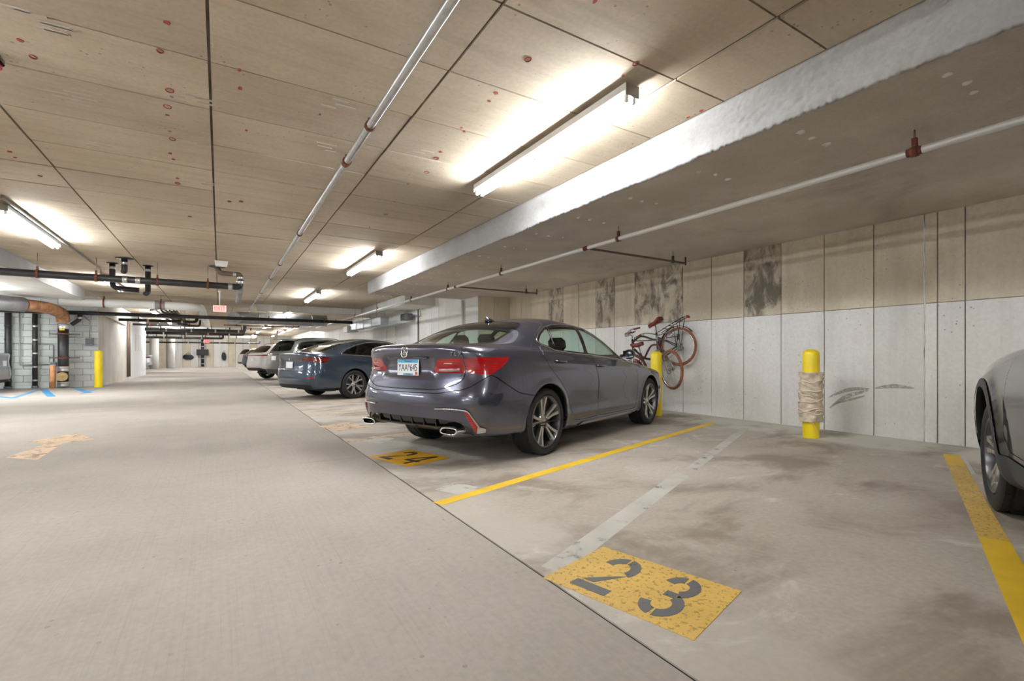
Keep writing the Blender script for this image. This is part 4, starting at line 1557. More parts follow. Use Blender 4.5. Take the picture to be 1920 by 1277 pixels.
def dress_hero(root, sh, paint):
    ch, gb = MATS['chrome'], MATS['gloss_black']
    # lamp edge trim
    pl = [(.93, .822), (.99, .822), (1.05, .852), (1.33, .972), (1.36, .998)]
    # boot badge: rounded frame with an inverted, open A of two bars
    c = sh.back(0, 1.04, .006)
    bd = empty('badge', c, 0, root); bd.rotation_euler = (PI / 2 - .10, 0, -PI / 2)
    ring = catmull([(-.030, .042, 0), (0, .047, 0), (.030, .042, 0), (.040, 0, 0), (.032, -.038, 0), (0, -.046, 0), (-.032, -.038, 0), (-.040, 0, 0)], 5, True)
    mb = MB(); mb.tube(ring, .005, 8, closed=True)
    for sg in (-1, 1):
        mb.tube([(sg * .006, .044, 0), (sg * .009, .01, .001), (sg * .026, -.036, 0)], .005, 8)
        mb.tube([(sg * .012, -.006, 0), (sg * .004, -.030, 0)], .004, 6)
    mb.tube([(-.012, -.006, 0), (.012, -.006, 0)], .005, 6)
    mb.build('emblem', ch, bd)
    # lettering on the right of the lid
    q = link_mesh('lettering', text_mesh('TLX', .05, .002, 1.5), ch, root)
    b = sh.back(-.60, 1.02, .012)
    q.location = b; q.rotation_euler = (PI / 2 - .1, 0, -PI / 2 + .30)
    # plate
    c = sh.back(0, .895, .014)
    number_plate(root, c, (PI / 2 - .03, 0, -PI / 2), 'YAA*645')
    # lid light bar above the plate
    MB().box(sh.back(0, .985, .004), (.03, .56, .016), bevel=.006).build('lid_grip', paint, root)
    # reversing strip in the lamps
    for sg in (-1, 1):
        pts = [sh.back(sg * y, z, .003) for y, z in ((.42, .875), (.52, .875), (.62, .878))]
        mb = MB(); mb.tube(pts, .014, 6); mb.build('reverse_light', MATS['lamp_clear'], root)
        for zz in (.935,):
            pts = [sh.back(sg * y, zz, .0) for y in (.47, .52, .55)]
            mb = MB(); mb.tube(pts, .006, 6); mb.build('lamp_reflector', MATS['lamp_clear'], root)
    # shark fin antenna
    t = sh.top(.20, 0)
    mb = MB()
    pr = [(.10, 0), (.02, .035), (-.06, .062), (-.085, .06), (-.075, 0)]
    vs = []; n = len(pr)
    for sg in (-1, 1):
        for a, b in pr:
            vs.append((t.x + a, sg * (.004 + .018 * (1 - b / .065)), t.z - .006 + b))
    fs = [tuple(range(n))[::-1], tuple(range(n, 2 * n))] + [(i, (i + 1) % n, n + (i + 1) % n, n + i) for i in range(n)]
    mb.add(vs, fs, True); mb.build('antenna', paint, root)
    # spoiler lip
    pts = [sh.back(y, 1.075, .004) for y in np.linspace(-.62, .62, 17)]
    pts = [q for q in pts if q]
    # corner blades: red reflector and chrome fang
    for sg in (-1, 1):
        def bp(a, z, off=0.0):
            q = sh.back(a, z, off); return Vector((q.x, sg * abs(q.y), q.z))
        poly = [(.690, .52), (.72, .515), (.768, .37), (.768, .335), (.735, .325)]
        top = [bp(a, z, .012) for a, z in poly]; bot = [bp(a, z, -.01) for a, z in poly]
        n = len(poly)
        MB().add(top + bot, [tuple(range(n)), tuple(range(n, 2 * n))[::-1]] + [(i, (i + 1) % n, n + (i + 1) % n, n + i) for i in range(n)]).build('reflector', MATS['lamp_red'], root)
        pts = [bp(a, z, .012) for a, z in ((.42, .532), (.55, .538), (.66, .534), (.72, .512), (.755, .44), (.776, .37))]
        mb = MB(); mb.tube(catmull(pts, 4), .009, 6); mb.build('bumper_trim', MATS['satin_chrome'], root)
        poly = [(.745, .318), (.768, .385), (.812, .36), (.80, .33)]
        top = [bp(a, z, .016) for a, z in poly]; bot = [bp(a, z, -.01) for a, z in poly]; n = 4
        MB().add(top + bot, [tuple(range(n)), tuple(range(n, 2 * n))[::-1]] + [(i, (i + 1) % n, n + (i + 1) % n, n + i) for i in range(n)]).build('bumper_fang', MATS['satin_chrome'], root)
        # exhaust tip: slanted box outlet
        ex = empty('exhaust_tip', (-1.05, sg * .575, .338), 0, root)
        prof = [(-.08, .024), (.07, .024), (.095, -.02), (-.06, -.024)]
        prof = [(a * (-sg), b) for a, b in prof]
        loop = catmull([Vector((0, a, b)) for a, b in prof], 5, True)
        mb = MB(); mb.tube([q + Vector((-.012, 0, 0)) for q in loop], .008, 8, closed=True)
        n = len(loop)
        mb.add([q + Vector((-.012, 0, 0)) for q in loop] + [q * .97 + Vector((.16, 0, 0)) for q in loop], [(i, (i + 1) % n, n + (i + 1) % n, n + i) for i in range(n)], True)
        mb.build('outlet', ch, ex)
        MB().add([q * .96 + Vector((.05, 0, 0)) for q in loop], [tuple(range(n))]).build('bore', MATS['car_black'], ex)
        # sill trim
        z0, z1 = .225, .235
        a, b = sh.side(.62, .245, .012), sh.side(2.12, .245, .012)
        poly = [(.66, .225), (.74, .255), (2.26, .262), (2.20, .240)]
        top = [Vector((x, sg * (sh.side(x, max(z, .23)).y + .014), z)) for x, z in poly]; bot = [q - Vector((0, sg * .02, 0)) for q in top]
        MB().add(top + bot, [(0, 1, 2, 3), (7, 6, 5, 4)] + [(i, (i + 1) % 4, 4 + (i + 1) % 4, 4 + i) for i in range(4)]).build('sill_trim', MATS['satin_chrome'], root)
        # B pillar divider and quarter light bar
        for (x0, zz0, x1, zz1) in ((.375, 1.318, .292, 1.07),):
            pts = [sh.side(x0 + (x1 - x0) * k / 4, zz0 + (zz1 - zz0) * k / 4, .001) for k in range(5)]
            mb = MB(); mb.tube([Vector((q.x, sg * q.y, q.z)) for q in pts], .006, 6); mb.build('window_divider', gb, root)
    # diffuser fins
    for y in (-.40, -.24, -.08, .08, .24, .40):
        mb = MB(); mb.prism([(-1.062, .425), (-1.046, .355), (-.95, .33), (-.90, .40)], y - .008, y + .008, 'XZ')
        mb.build('diffuser_fin', gb, root)
    MB().box((-.80, 0, .36), (.50, 1.3, .03), bevel=.01).build('diffuser_floor', gb, root)
    # silencer and tow hook under the tail
    mb = MB(); mb.cyl((-.72, -.45, .40), (-.72, .45, .40), .08, 14); mb.build('silencer', MATS['steel_dark'], root)


HERO_LOC = (2.50, 4.82, 0)
hero, hero_sh = make_car('saloon_car', HERO_LOC, math.radians(21.5), HERO, 'grey metallic saloon car with plate YAA 645 parked in bay 24', PAINT_STEEL, GLASS, (230, 130))
dress_hero(hero, hero_sh, PAINT_STEEL)
# ---------------------------------------------------------------- the other cars
BLUE = dict(
    wb=2.83, fo=.96, ro=1.14, w=.93, arch_r=.372, arch_z=.345, under_z=.19, under_x=.6,
    levels=[
        (.19, .20, .27, .80, .84, .78, -.14, .16),
        (.19, .205, .24, .955, .955, .95, -.03, .05),
        (.33, .30, .36, .985, .965, .985, 0, .0),
        (.48, .47, .52, 1.0, .985, 1.0, 0, -.02),
        (.60, .64, .68, 1.0, 1.0, 1.0, -.01, .01),
        (.70, .79, .83, .99, .995, .985, -.03, .04),
        (.77, .865, .97, .965, .965, .955, -.07, .02)],
    hood_nose=-.22, hood_z=.80, belt=(.925, .955, .995), lip=(-.03, 1.10, 1.05),
    xw=2.42, zc=.985, xg=-.80, zg=1.09, yb=.905, xside=(1.35, .70, .10), crown=(.012, -.006),
    xrf=1.40, xrr=.02, yr=.645, roof=(1.365, 1.405, 1.34, .045), rg=[(.42, .95), (.22, .85), (.06, .68), (.01, .40), (0, 0)],
    dlo=[(2.05, .945), (1.75, 1.13), (1.50, 1.265), (1.20, 1.335), (.85, 1.355), (.50, 1.335), (.15, 1.26), (-.12, 1.165), (-.30, 1.06), (-.1, 1.03), (.8, .99), (1.6, .955)],
    panes=[[(1.95, .965), (1.72, 1.12), (1.48, 1.245), (1.20, 1.315), (1.05, 1.325), (.98, 1.01), (1.6, .975)],
           [(.94, 1.335), (.52, 1.315), (.28, 1.27), (.14, 1.045), (.92, 1.012)],
           [(.21, 1.255), (.13, 1.235), (-.11, 1.145), (-.23, 1.07), (.06, 1.05)]],
    dlo_trim='chrome', dlo_r=.03, pane_r=.025,
    ws=[(.05, .99), (.45, .99), (.70, 1.0), (.56, 1.36), (.3, 1.385), (.05, 1.39)],
    rw=[(.02, 1.085), (.40, 1.085), (.60, 1.10), (.60, 1.15), (.55, 1.33), (.3, 1.365), (.02, 1.37)], glass_v=8.5,
    rear_pieces=[
        ('light_bar', [(-.1, .905), (-.1, .965), (.45, .965), (.45, .905)], 'gloss_black', 'both', -.004),
        ('tail_light', [(.45, .885), (.45, .965), (.72, .985), (1.02, .99), (1.25, .965), (1.12, .90), (1.02, .84), (.92, .86), (.70, .885)], 'lamp_dark_red', 'each', .002),
        ('reflector', [(.66, .50), (.66, .535), (.86, .545), (.86, .51)], 'lamp_red', 'each', .003),
        ('diffuser', [(-.1, .15), (-.1, .36), (.75, .36), (.82, .15)], 'car_black', 'both', -.008)],
    front_pieces=[('headlamp', [(.52, .66), (.55, .74), (.95, .79), (1.1, .77), (.8, .66)], 'lamp_head', 'each', -.002),
                  ('grille', [(-.1, .35), (-.1, .68), (.5, .68), (.6, .5), (.4, .35)], 'gloss_black', 'both', -.01)],
    lid=[(-.2, .70), (.45, .70), (.66, .74), (.72, .85), (.72, 1.2), (.76, 1.28), (-.2, 1.30)],
    doors=[('front_door', [(2.28, .95), (2.33, .80), (2.33, .45), (2.28, .285), (1.06, .285), (1.05, .5), (1.02, .85), (.96, 1.05), (1.5, 1.05)]),
           ('rear_door', [(.95, 1.05), (1.01, .85), (1.04, .285), (.55, .285), (.48, .35), (.40, .52), (.22, .72), (-.0, .90), (-.06, 1.0), (.0, 1.10), (.5, 1.10)])],
    bumper=[(-.1, .1), (-.1, .665), (.45, .67), (.75, .72), (.95, .83), (1.05, .80), (1.35, .66), (1.8, .58), (1.8, .1)],
    seats=(1.45, .50, .28), shelf=(-.3, .98, .5),
    wheel=(.335, .242, .225), track=1.60, style='five', spoke='spoke_silver', rimmat='rim_dark', tyre_seg=48,
    mirror=(1.88, .86, 1.0), handles=[(1.15, .86), (.20, .885)])

SUV = dict(
    wb=2.85, fo=.93, ro=1.02, w=.955, arch_r=.415, arch_z=.37, under_z=.26, under_x=.50, rx9=.62,
    levels=[
        (.27, .26, .42, .80, .84, .78, -.12, .16),
        (.26, .27, .37, .95, .955, .95, -.02, .05),
        (.42, .38, .48, .985, .97, .985, 0, -.01),
        (.58, .55, .62, 1, .985, 1, 0, -.035),
        (.74, .74, .78, 1, 1, 1, -.01, -.005),
        (.86, .88, .94, .985, .99, .985, -.03, .03),
        (.93, .97, 1.05, .965, .97, .965, -.07, .04)],
    hood_nose=-.2, hood_z=.96, belt=(1.02, 1.05, 1.10), lip=(.06, 1.12, 1.11),
    xw=2.38, zc=1.09, xg=-.90, zg=1.15, yb=.915, xside=(1.3, .60, -.10), crown=(.02, .0),
    xrf=1.45, xrr=-.60, yr=.70, roof=(1.54, 1.60, 1.545, .05), gbulge=.3,
    rg=[(.45, .985), (.20, .95), (.06, .80), (.01, .46), (0, 0)], rroof=[(.28, .985), (.13, .93), (.03, .78), (.0, .44), (0, 0)],
    dlo=[(2.05, 1.06), (1.78, 1.27), (1.55, 1.43), (1.25, 1.515), (.6, 1.54), (0, 1.525), (-.38, 1.48), (-.60, 1.36), (-.56, 1.24), (-.2, 1.15), (.8, 1.10), (1.6, 1.07)],
    panes=[[(1.95, 1.085), (1.75, 1.25), (1.53, 1.405), (1.25, 1.485), (1.03, 1.50), (1.0, 1.12), (1.6, 1.09)],
           [(.93, 1.51), (.6, 1.515), (.20, 1.51), (.08, 1.16), (.92, 1.125)],
           [(.12, 1.505), (0, 1.50), (-.36, 1.455), (-.55, 1.35), (-.51, 1.25), (-.2, 1.18), (.02, 1.165)]],
    dlo_trim='gloss_black', dlo_r=.04, pane_r=.03,
    ws=[(.05, 1.10), (.45, 1.10), (.72, 1.12), (.60, 1.53), (.3, 1.565), (.05, 1.57)],
    rw=[(.02, 1.17), (.45, 1.17), (.68, 1.185), (.70, 1.23), (.60, 1.53), (.3, 1.555), (.02, 1.56)], glass_v=8.4, rw_glass='car_glass_privacy',
    rear_pieces=[
        ('tail_light', [(.52, 1.00), (.52, 1.075), (.80, 1.10), (1.15, 1.10), (1.15, 1.04), (.85, .985)], 'lamp_red', 'each', .003),
        ('lower_bumper', [(-.1, .2), (-.1, .55), (.55, .55), (.70, .50), (1.6, .50), (1.6, .2)], 'cladding', 'both', .003)],
    front_pieces=[('headlamp', [(.52, .80), (.55, .88), (.95, .93), (1.1, .91), (.8, .80)], 'lamp_head', 'each', -.002),
                  ('grille', [(-.1, .50), (-.1, .86), (.45, .86), (.5, .6), (.3, .48)], 'gloss_black', 'both', -.01)],
    lid=[(-.2, .665), (.5, .67), (.74, .74), (.78, .9), (.80, 1.2), (.82, 1.60), (.78, 1.72), (-.2, 1.74)], lid_name='tailgate',
    doors=[('front_door', [(2.28, 1.05), (2.33, .85), (2.33, .55), (2.25, .36), (1.06, .36), (1.05, .6), (1.02, .95), (.98, 1.2), (1.5, 1.2)]),
           ('rear_door', [(.97, 1.2), (1.01, .95), (1.04, .36), (.60, .36), (.52, .45), (.44, .62), (.25, .80), (.06, 1.0), (.08, 1.25), (.5, 1.25)])],
    seats=(1.45, .50, .42),
    wheel=(.365, .25, .235), track=1.62, style='multi', spoke='spoke_grey', rimmat='rim_dark', tyre_seg=40,
    mirror=(1.85, .88, 1.12), handles=[(1.15, .95), (.20, .98)])


def roof_rails(root, sh, m, x0=-.55, x1=1.2, y=.56):
    for sg in (-1, 1):
        xs_ = np.linspace(x0, x1, 9)
        pts = []
        for i, x in enumerate(xs_):
            q = sh.top(x, y - .03 * (i > 6))
            if q is None: continue
            lift = .0 if i in (0, len(xs_) - 1) else .045
            pts.append(Vector((x, sg * y, q.z + lift)))
        MB().tube(catmull(pts, 3), .014, 8).build('roof_rail', MATS[m], root)


def plate_on(root, sh, z, text, m='plate_dark', blue=False, dx=.012, tilt=.05):
    c = sh.back(0, z, dx)
    return number_plate(root, c, (PI / 2 - tilt, 0, -PI / 2), text, (.30, .15), m, blue)


PSI = math.radians(21)
accord, ash = make_car('fastback_car', (2.41, 12.47, 0), PSI, BLUE, 'dark blue saloon car parked two bays beyond the grey saloon', PAINT_BLUE, GLASS_DARK, (130, 80))
plate_on(accord, ash, .80, '', blue=False)
for sg in (-1, 1):
    pts = [ash.back(sg * y, .70, .004) for y in (.0, .3, .55)]
    MB().tube(pts, .006, 6).build('lid_trim', MATS['chrome'], accord)
bd = ash.back(0, .935, .004); MB().box(bd, (.012, .07, .06), bevel=.005).build('badge', MATS['chrome'], accord)

suv, ssh = make_car('sport_utility_car', (2.52, 18.75, 0), PSI, SUV, 'grey-green sport utility car with roof rails beside the blue saloon', PAINT_GREEN, GLASS_DARK, (110, 72))
roof_rails(suv, ssh, 'gloss_black')
plate_on(suv, ssh, .93, '', blue=False)
MB().box((-.66, 0, 1.585), (.16, 1.10, .03), bevel=.01).build('roof_spoiler', PAINT_GREEN, suv)
MB().tube([ssh.back(y, 1.06, .006) for y in (-.28, -.1, .1, .28)], .010, 6).build('lid_trim', MATS['gloss_black'], suv)

CROSS = dict(SUV)
CROSS.update(ro=1.0, w=.945, belt=(1.0, 1.03, 1.08), roof=(1.50, 1.55, 1.46, .05), xrr=-.42, xg=-.88, lip=(.01, 1.10, 1.08), zg=1.13,
    rear_pieces=[
        ('light_bar', [(-.1, 1.00), (-.1, 1.045), (.80, 1.055), (1.12, 1.075), (1.12, 1.03), (.80, 1.005)], 'lamp_red', 'both', .003),
        ('lower_bumper', [(-.1, .2), (-.1, .52), (.6, .52), (.8, .47), (1.6, .46), (1.6, .2)], 'cladding', 'both', .003)],
    dlo=[(2.05, 1.04), (1.78, 1.24), (1.55, 1.38), (1.25, 1.465), (.6, 1.49), (0, 1.455), (-.30, 1.38), (-.52, 1.25), (-.50, 1.18), (-.2, 1.12), (.8, 1.08), (1.6, 1.05)],
    panes=[[(1.95, 1.065), (1.75, 1.22), (1.53, 1.355), (1.25, 1.435), (1.03, 1.45), (1.0, 1.10), (1.6, 1.07)],
           [(.93, 1.46), (.6, 1.465), (.20, 1.45), (.08, 1.14), (.92, 1.105)],
           [(.12, 1.44), (0, 1.43), (-.28, 1.355), (-.47, 1.24), (-.2, 1.15), (.02, 1.14)]],
    rw=[(.02, 1.15), (.45, 1.15), (.66, 1.165), (.68, 1.20), (.56, 1.42), (.3, 1.45), (.02, 1.455)],
    ws=[(.05, 1.08), (.45, 1.08), (.72, 1.10), (.60, 1.47), (.3, 1.505), (.05, 1.51)])
white, wsh = make_car('crossover_car', (2.10, 23.4, 0), PSI, CROSS, 'white crossover car with a full-width red light bar', PAINT_WHITE, GLASS_DARK, (100, 64))
plate_on(white, wsh, .86, '', blue=False)
roof_rails(white, wsh, 'gloss_black', -.3, 1.1, .54)

# dark grey crossover beside bay 23, nose to the wall
def dg_clad(S_):
    a = np.minimum(np.hypot(S_.x - 2.67, S_.z - .38), np.hypot(S_.x, S_.z - .38)) - .475
    d = np.minimum(a, S_.z - .43)
    return np.maximum(d, .42 - S_.y)
def dg_disp(P, A, V_):
    x, y, z = P[..., 0], P[..., 1], P[..., 2]
    d = 0
    for cx in (0, 2.67):
        r = np.hypot(x - cx, z - .38)
        d = d + .030 * (1 - smooth(.46, .56, r)) * (z > .15) * smooth(.5, .8, y)
    return d
DG = dict(SUV)
DG.update(wb=2.67, fo=.93, ro=1.0, w=.925, arch_r=.415, arch_z=.385, cladding=dg_clad, disp=dg_disp, hood_z=.98, belt=(1.04, 1.06, 1.10), zc=1.12, xw=2.30, xrf=1.40,
    wheel=(.355, .245, .225), track=1.58, style='cross', spoke='spoke_silver', rimmat='rim_dark', tyre_seg=64,
    front_pieces=[('headlamp', [(.50, .80), (.52, .90), (.95, .97), (1.12, .95), (.8, .80)], 'lamp_head', 'each', -.002),
                  ('grille', [(-.1, .50), (-.1, .86), (.45, .86), (.5, .6), (.3, .48)], 'gloss_black', 'both', -.01)],
    bonnet=[(3.38, 0), (3.33, .45), (3.0, .68), (2.2, .78), (2.1, .76), (2.33, 0)],
    dlo=[(1.95, 1.08), (1.70, 1.27), (1.50, 1.43), (1.22, 1.515), (.6, 1.54), (0, 1.525), (-.38, 1.48), (-.60, 1.36), (-.56, 1.24), (-.2, 1.15), (.8, 1.12), (1.6, 1.09)],
    doors=[('front_door', [(2.12, 1.06), (2.17, .85), (2.17, .55), (2.10, .46), (1.0, .46), (.99, .6), (.97, .95), (.94, 1.2), (1.5, 1.2)]),
           ('rear_door', [(.93, 1.2), (.96, .95), (.98, .46), (.60, .46), (.54, .55), (.46, .68), (.25, .82), (.06, 1.0), (.08, 1.25), (.5, 1.25)])],
    mirror=(1.0, .84, 1.13))
DG_PSI = math.radians(22.6)
fa = Vector((4.67, .23, 0)); hd = Vector((math.cos(DG_PSI), math.sin(DG_PSI), 0))
dg, dsh = make_car('crossover_car', fa - hd * 2.67, DG_PSI, DG, 'dark grey crossover car with clad wheel arch beside the worn yellow line', PAINT_GREY, GLASS_DARK, (170, 100))
roof_rails(dg, dsh, 'gloss_black')

# silver saloon at the block-built room, and cars deep in the garage
SIL = dict(BLUE); SIL.update(style='multi')
sil, lsh = make_car('saloon_car', (-6.22, 18.72, 0), PI, SIL, 'silver saloon car parked against the grey block wall', PAINT_SILVER, GLASS_DARK, (90, 56))
plate_on(sil, lsh, .80, '', blue=False)
far1, _ = make_car('crossover_car', (2.45, 38.6, 0), PSI, CROSS, 'dark blue crossover car in the bays beyond the white crossover', PAINT_BLUE, GLASS_DARK, (60, 44))
far2, _ = make_car('sport_utility_car', (2.35, 44.4, 0), PSI, SUV, 'white sport utility car farthest along the bays', PAINT_WHITE, GLASS_DARK, (60, 44))
far3, _ = make_car('saloon_car', (-5.35, 43.6, 0), PI, BLUE, 'silver blue saloon car behind the round columns', PAINT_SILVER, GLASS_DARK, (60, 44))
# ---------------------------------------------------------------- bicycles hung on the wall
mat('bike_tyre', s(132, 80, 52), .7)
mat('saddle_brown', s(122, 52, 44), .5)
mat('bike_black', s(26, 26, 30), .35, .2, coat=.5)
mat('bike_red', s(88, 34, 40), .35, .2, coat=.5)
mat('rack_red', s(170, 40, 44), .5)


def bike_wheel(parent, c, R=.318, yaw=0.0, rotor=True):
    W = empty('wheel', c, yaw, parent)
    MB().lathe([(R + .022 * math.cos(a), .022 * math.sin(a)) for a in np.linspace(0, 2 * PI, 11)], 48, axis='Y').build('tyre', MATS['bike_tyre'], W)
    MB().lathe([(R - .018, -.011), (R - .018, .011), (R - .032, .009), (R - .034, 0), (R - .032, -.009), (R - .018, -.011)], 48, axis='Y').build('rim', MATS['spoke_silver'], W)
    mb = MB(); mb.cyl((0, -.05, 0), (0, .05, 0), .018, 12); mb.cyl((0, -.035, 0), (0, -.03, 0), .03, 14); mb.cyl((0, .03, 0), (0, .035, 0), .03, 14)
    mb.build('hub', MATS['steel'], W)
    mb = MB()
    for k in range(28):
        a = 2 * PI * k / 28; b = a + (.5 if k % 4 < 2 else -.5); yy = .032 if k % 2 else -.032
        mb.tube([(math.cos(a) * .028, yy, math.sin(a) * .028), (math.cos(b * .35 + a * .65) * (R - .03), 0, math.sin(b * .35 + a * .65) * (R - .03))], .0014, 4)
    mb.build('spoke_lacing', MATS['steel'], W)
    if rotor:
        MB().lathe([(.055, -.045), (.078, -.045), (.078, -.043), (.055, -.043), (.055, -.045)], 28, axis='Y').build('brake_disc', MATS['steel'], W)
    return W


def bicycle(label, m_frame, steer, rack):
    root = empty('bicycle'); tag(root, label, 'bicycle', 'bicycles hung on the wall')
    fr = MATS[m_frame]
    bb = Vector((.46, 0, -.04)); st = Vector((.30, 0, .42)); ht = Vector((.83, 0, .50)); hb = Vector((.875, 0, .36)); fh = Vector((1.10, 0, 0))
    bike_wheel(root, (0, 0, 0))
    mb = MB()
    mb.tube(catmull([hb + Vector((0, 0, .02)), (.72, 0, .10), bb], 6), .021, 10)
    mb.tube(catmull([ht - Vector((.0, 0, .02)), (.62, 0, .50), (.42, 0, .34), (.34, 0, .30)], 6), .018, 10)
    mb.tube([bb, st], .017, 10)
    mb.tube([ht + Vector((-.01, 0, .03)), hb + Vector((.008, 0, -.02))], .024, 12)
    for sg in (-1, 1):
        mb.tube(catmull([bb + Vector((0, sg * .03, 0)), (.2, sg * .05, -.02), (0, sg * .06, 0)], 4), .010, 8)
        mb.tube(catmull([st + Vector((.02, sg * .02, -.08)), (.15, sg * .05, .17), (0, sg * .06, 0)], 4), .009, 8)
    mb.build('frame', fr, root)
    fk = empty('fork', hb, 0, root)
    ax = (ht - hb).normalized()
    fk.rotation_euler = (0, 0, 0)
    Rm = Matrix.Rotation(steer, 4, ax)
    fk.rotation_euler = Rm.to_euler()
    mb = MB()
    for sg in (-1, 1):
        mb.tube([Vector((.0, sg * .055, .0)), Vector((.11, sg * .06, -.20)), fh - hb + Vector((0, sg * .06, 0))], .014, 8)
    mb.tube([(0, -.06, .0), (0, .06, .0)], .016, 8)
    mb.build('fork_legs', MATS['steel'], fk)
    bw = bike_wheel(root, hb + Rm.to_3x3() @ (fh - hb)); bw.rotation_euler = Rm.to_euler()
    t = ht - hb
    mb = MB(); mb.tube([t, t + ax * .10, t + ax * .13 + Vector((.05, 0, .02))], .013, 8)
    for sg in (-1, 1):
        mb.tube(catmull([t + ax * .13 + Vector((.05, 0, .02)), t + Vector((.06, sg * .12, .17)), t + Vector((.0, sg * .26, .20)), t + Vector((-.14, sg * .31, .17))], 5), .011, 8)
    mb.build('handlebar', MATS['steel'], fk)
    for sg in (-1, 1):
        MB().tube([t + Vector((-.04, sg * .29, .187)), t + Vector((-.16, sg * .315, .167))], .017, 8).build('grip', MATS['saddle_brown'], fk)
        MB().tube(catmull([t + Vector((.0, sg * .26, .19)), t + Vector((.03, sg * .30, .15)), t + Vector((-.06, sg * .33, .14))], 4), .006, 6).build('brake_lever', MATS['bike_black'], fk)
    # seat
    MB().tube([st - Vector((0, 0, .02)), Vector((.265, 0, .56))], .013, 8).build('seat_post', MATS['steel'], root)
    sd = []
    for x, w, z in ((.40, .018, .60), (.34, .026, .605), (.26, .055, .60), (.19, .095, .605), (.14, .105, .62), (.11, .08, .625)):
        for k in range(10):
            a = 2 * PI * k / 10
            sd.append((x, math.cos(a) * w, z + math.sin(a) * .028 - (.02 if math.sin(a) < 0 else 0)))
    fs = [(i * 10 + k, i * 10 + (k + 1) % 10, (i + 1) * 10 + (k + 1) % 10, (i + 1) * 10 + k) for i in range(5) for k in range(10)] + [tuple(range(10))[::-1], tuple(range(50, 60))]
    MB().add(sd, fs, True).build('saddle', MATS['saddle_brown'], root)
    # crank
    mb = MB(); mb.lathe([(.0, -.06), (.085, -.06), (.085, -.055), (0, -.055)], 24, c=bb, axis='Y')
    mb.tube([bb + Vector((0, -.07, 0)), bb + Vector((.12, -.075, -.12))], .010, 6); mb.tube([bb + Vector((0, .07, 0)), bb + Vector((-.12, .075, .12))], .010, 6)
    mb.box(bb + Vector((.12, -.12, -.12)), (.09, .08, .02)); mb.box(bb + Vector((-.12, .12, .12)), (.09, .08, .02))
    mb.build('crank', MATS['steel_dark'], root)
    mb = MB(); mb.tube([bb + Vector((0, -.058, .084)), Vector((0, -.055, .04))], .005, 5); mb.tube([bb + Vector((0, -.058, -.084)), Vector((0, -.055, -.04))], .005, 5)
    mb.build('chain', MATS['steel_dark'], root)
    # mudguard and rack
    MB().lathe([(.36, -.03), (.368, -.02), (.37, 0), (.368, .02), (.36, .03)], 24, axis='Y', a0=math.radians(25), a1=math.radians(160)).build('mudguard', fr, root)
    if rack:
        mb = MB()
        for sg in (-1, 1):
            mb.tube(catmull([(.24, sg * .06, .39), (.0, sg * .065, .405), (-.30, sg * .065, .415), (-.36, sg * .05, .40)], 4), .007, 6)
            mb.tube([(-.10, sg * .065, .41), (0, sg * .07, .0)], .006, 6); mb.tube([(-.26, sg * .065, .41), (0, sg * .07, .0)], .006, 6)
        for x in (-.30, -.15, 0, .12): mb.tube([(x, -.065, .41), (x, .065, .41)], .006, 6)
        mb.build('rack', MATS['bike_black'], root)
        MB().box((-.37, 0, .40), (.03, .09, .05), bevel=.01).build('rear_lamp', MATS['rack_red'], root)
    return root


def hang(root, anchor, local, yaw, pitch, roll=0):
    """put the local point of the bicycle at anchor"""
    R_ = Matrix.Rotation(yaw, 4, 'Z') @ Matrix.Rotation(pitch, 4, 'Y') @ Matrix.Rotation(roll, 4, 'X')
    root.rotation_euler = R_.to_euler()
    root.location = Vector(anchor) - R_.to_3x3() @ Vector(local)


bkA = bicycle('black bicycle with rear rack hung highest on the wall', 'bike_black', .8, True)
hang(bkA, onx(1272.5, 650, 6.86), (0, 0, 0), PI / 2 + math.radians(9), math.radians(24))
bkB = bicycle('dark red bicycle hung lower, nearer the yellow bollard', 'bike_red', -.15, False)
hang(bkB, onx(1260, 693, 6.52), (1.10, 0, 0), -PI / 2 + math.radians(-10), math.radians(-10))
for (b, px) in ((onx(1272.5, 634, X_WALL), 'black'), (onx(1236, 640, X_WALL), 'dark red')):
    h = MB(); h.tube(catmull([(X_WALL - .001, b.y, b.z + .02), (X_WALL - .15, b.y, b.z + .02), (X_WALL - .30 - (.3 if px != 'black' else 0), b.y, b.z), (X_WALL - .33 - (.3 if px != 'black' else 0), b.y, b.z + .07)], 5), .008, 8)
    h.box((X_WALL - .006, b.y, b.z + .02), (.012, .06, .10))
    tag(h.build('wall_hook', MATS['steel_dark']), f'steel wall hook holding the {px} bicycle', 'hook')
# ---------------------------------------------------------------- pipes, ducts and fittings
def pipe(name, pts, r, m, label, cat='pipe', n=14, group=None):
    """pipe run; bends are rounded"""
    P_ = [Vector(p) for p in pts]
    out = [P_[0]]
    for i in range(1, len(P_) - 1):
        a, q, b = P_[i - 1], P_[i], P_[i + 1]
        d = min(r * 2.2, (a - q).length * .45, (b - q).length * .45)
        A, B = q + (a - q).normalized() * d, q + (b - q).normalized() * d
        for k in range(6):
            t = k / 5
            out.append((1 - t) ** 2 * A + 2 * t * (1 - t) * q + t * t * B)
    out.append(P_[-1])
    root = empty(name, P_[0]); tag(root, label, cat, group)
    mb = MB(); mb.tube([q - P_[0] for q in out], r, n)
    mb.build('pipe_run', MATS[m], root)
    return root


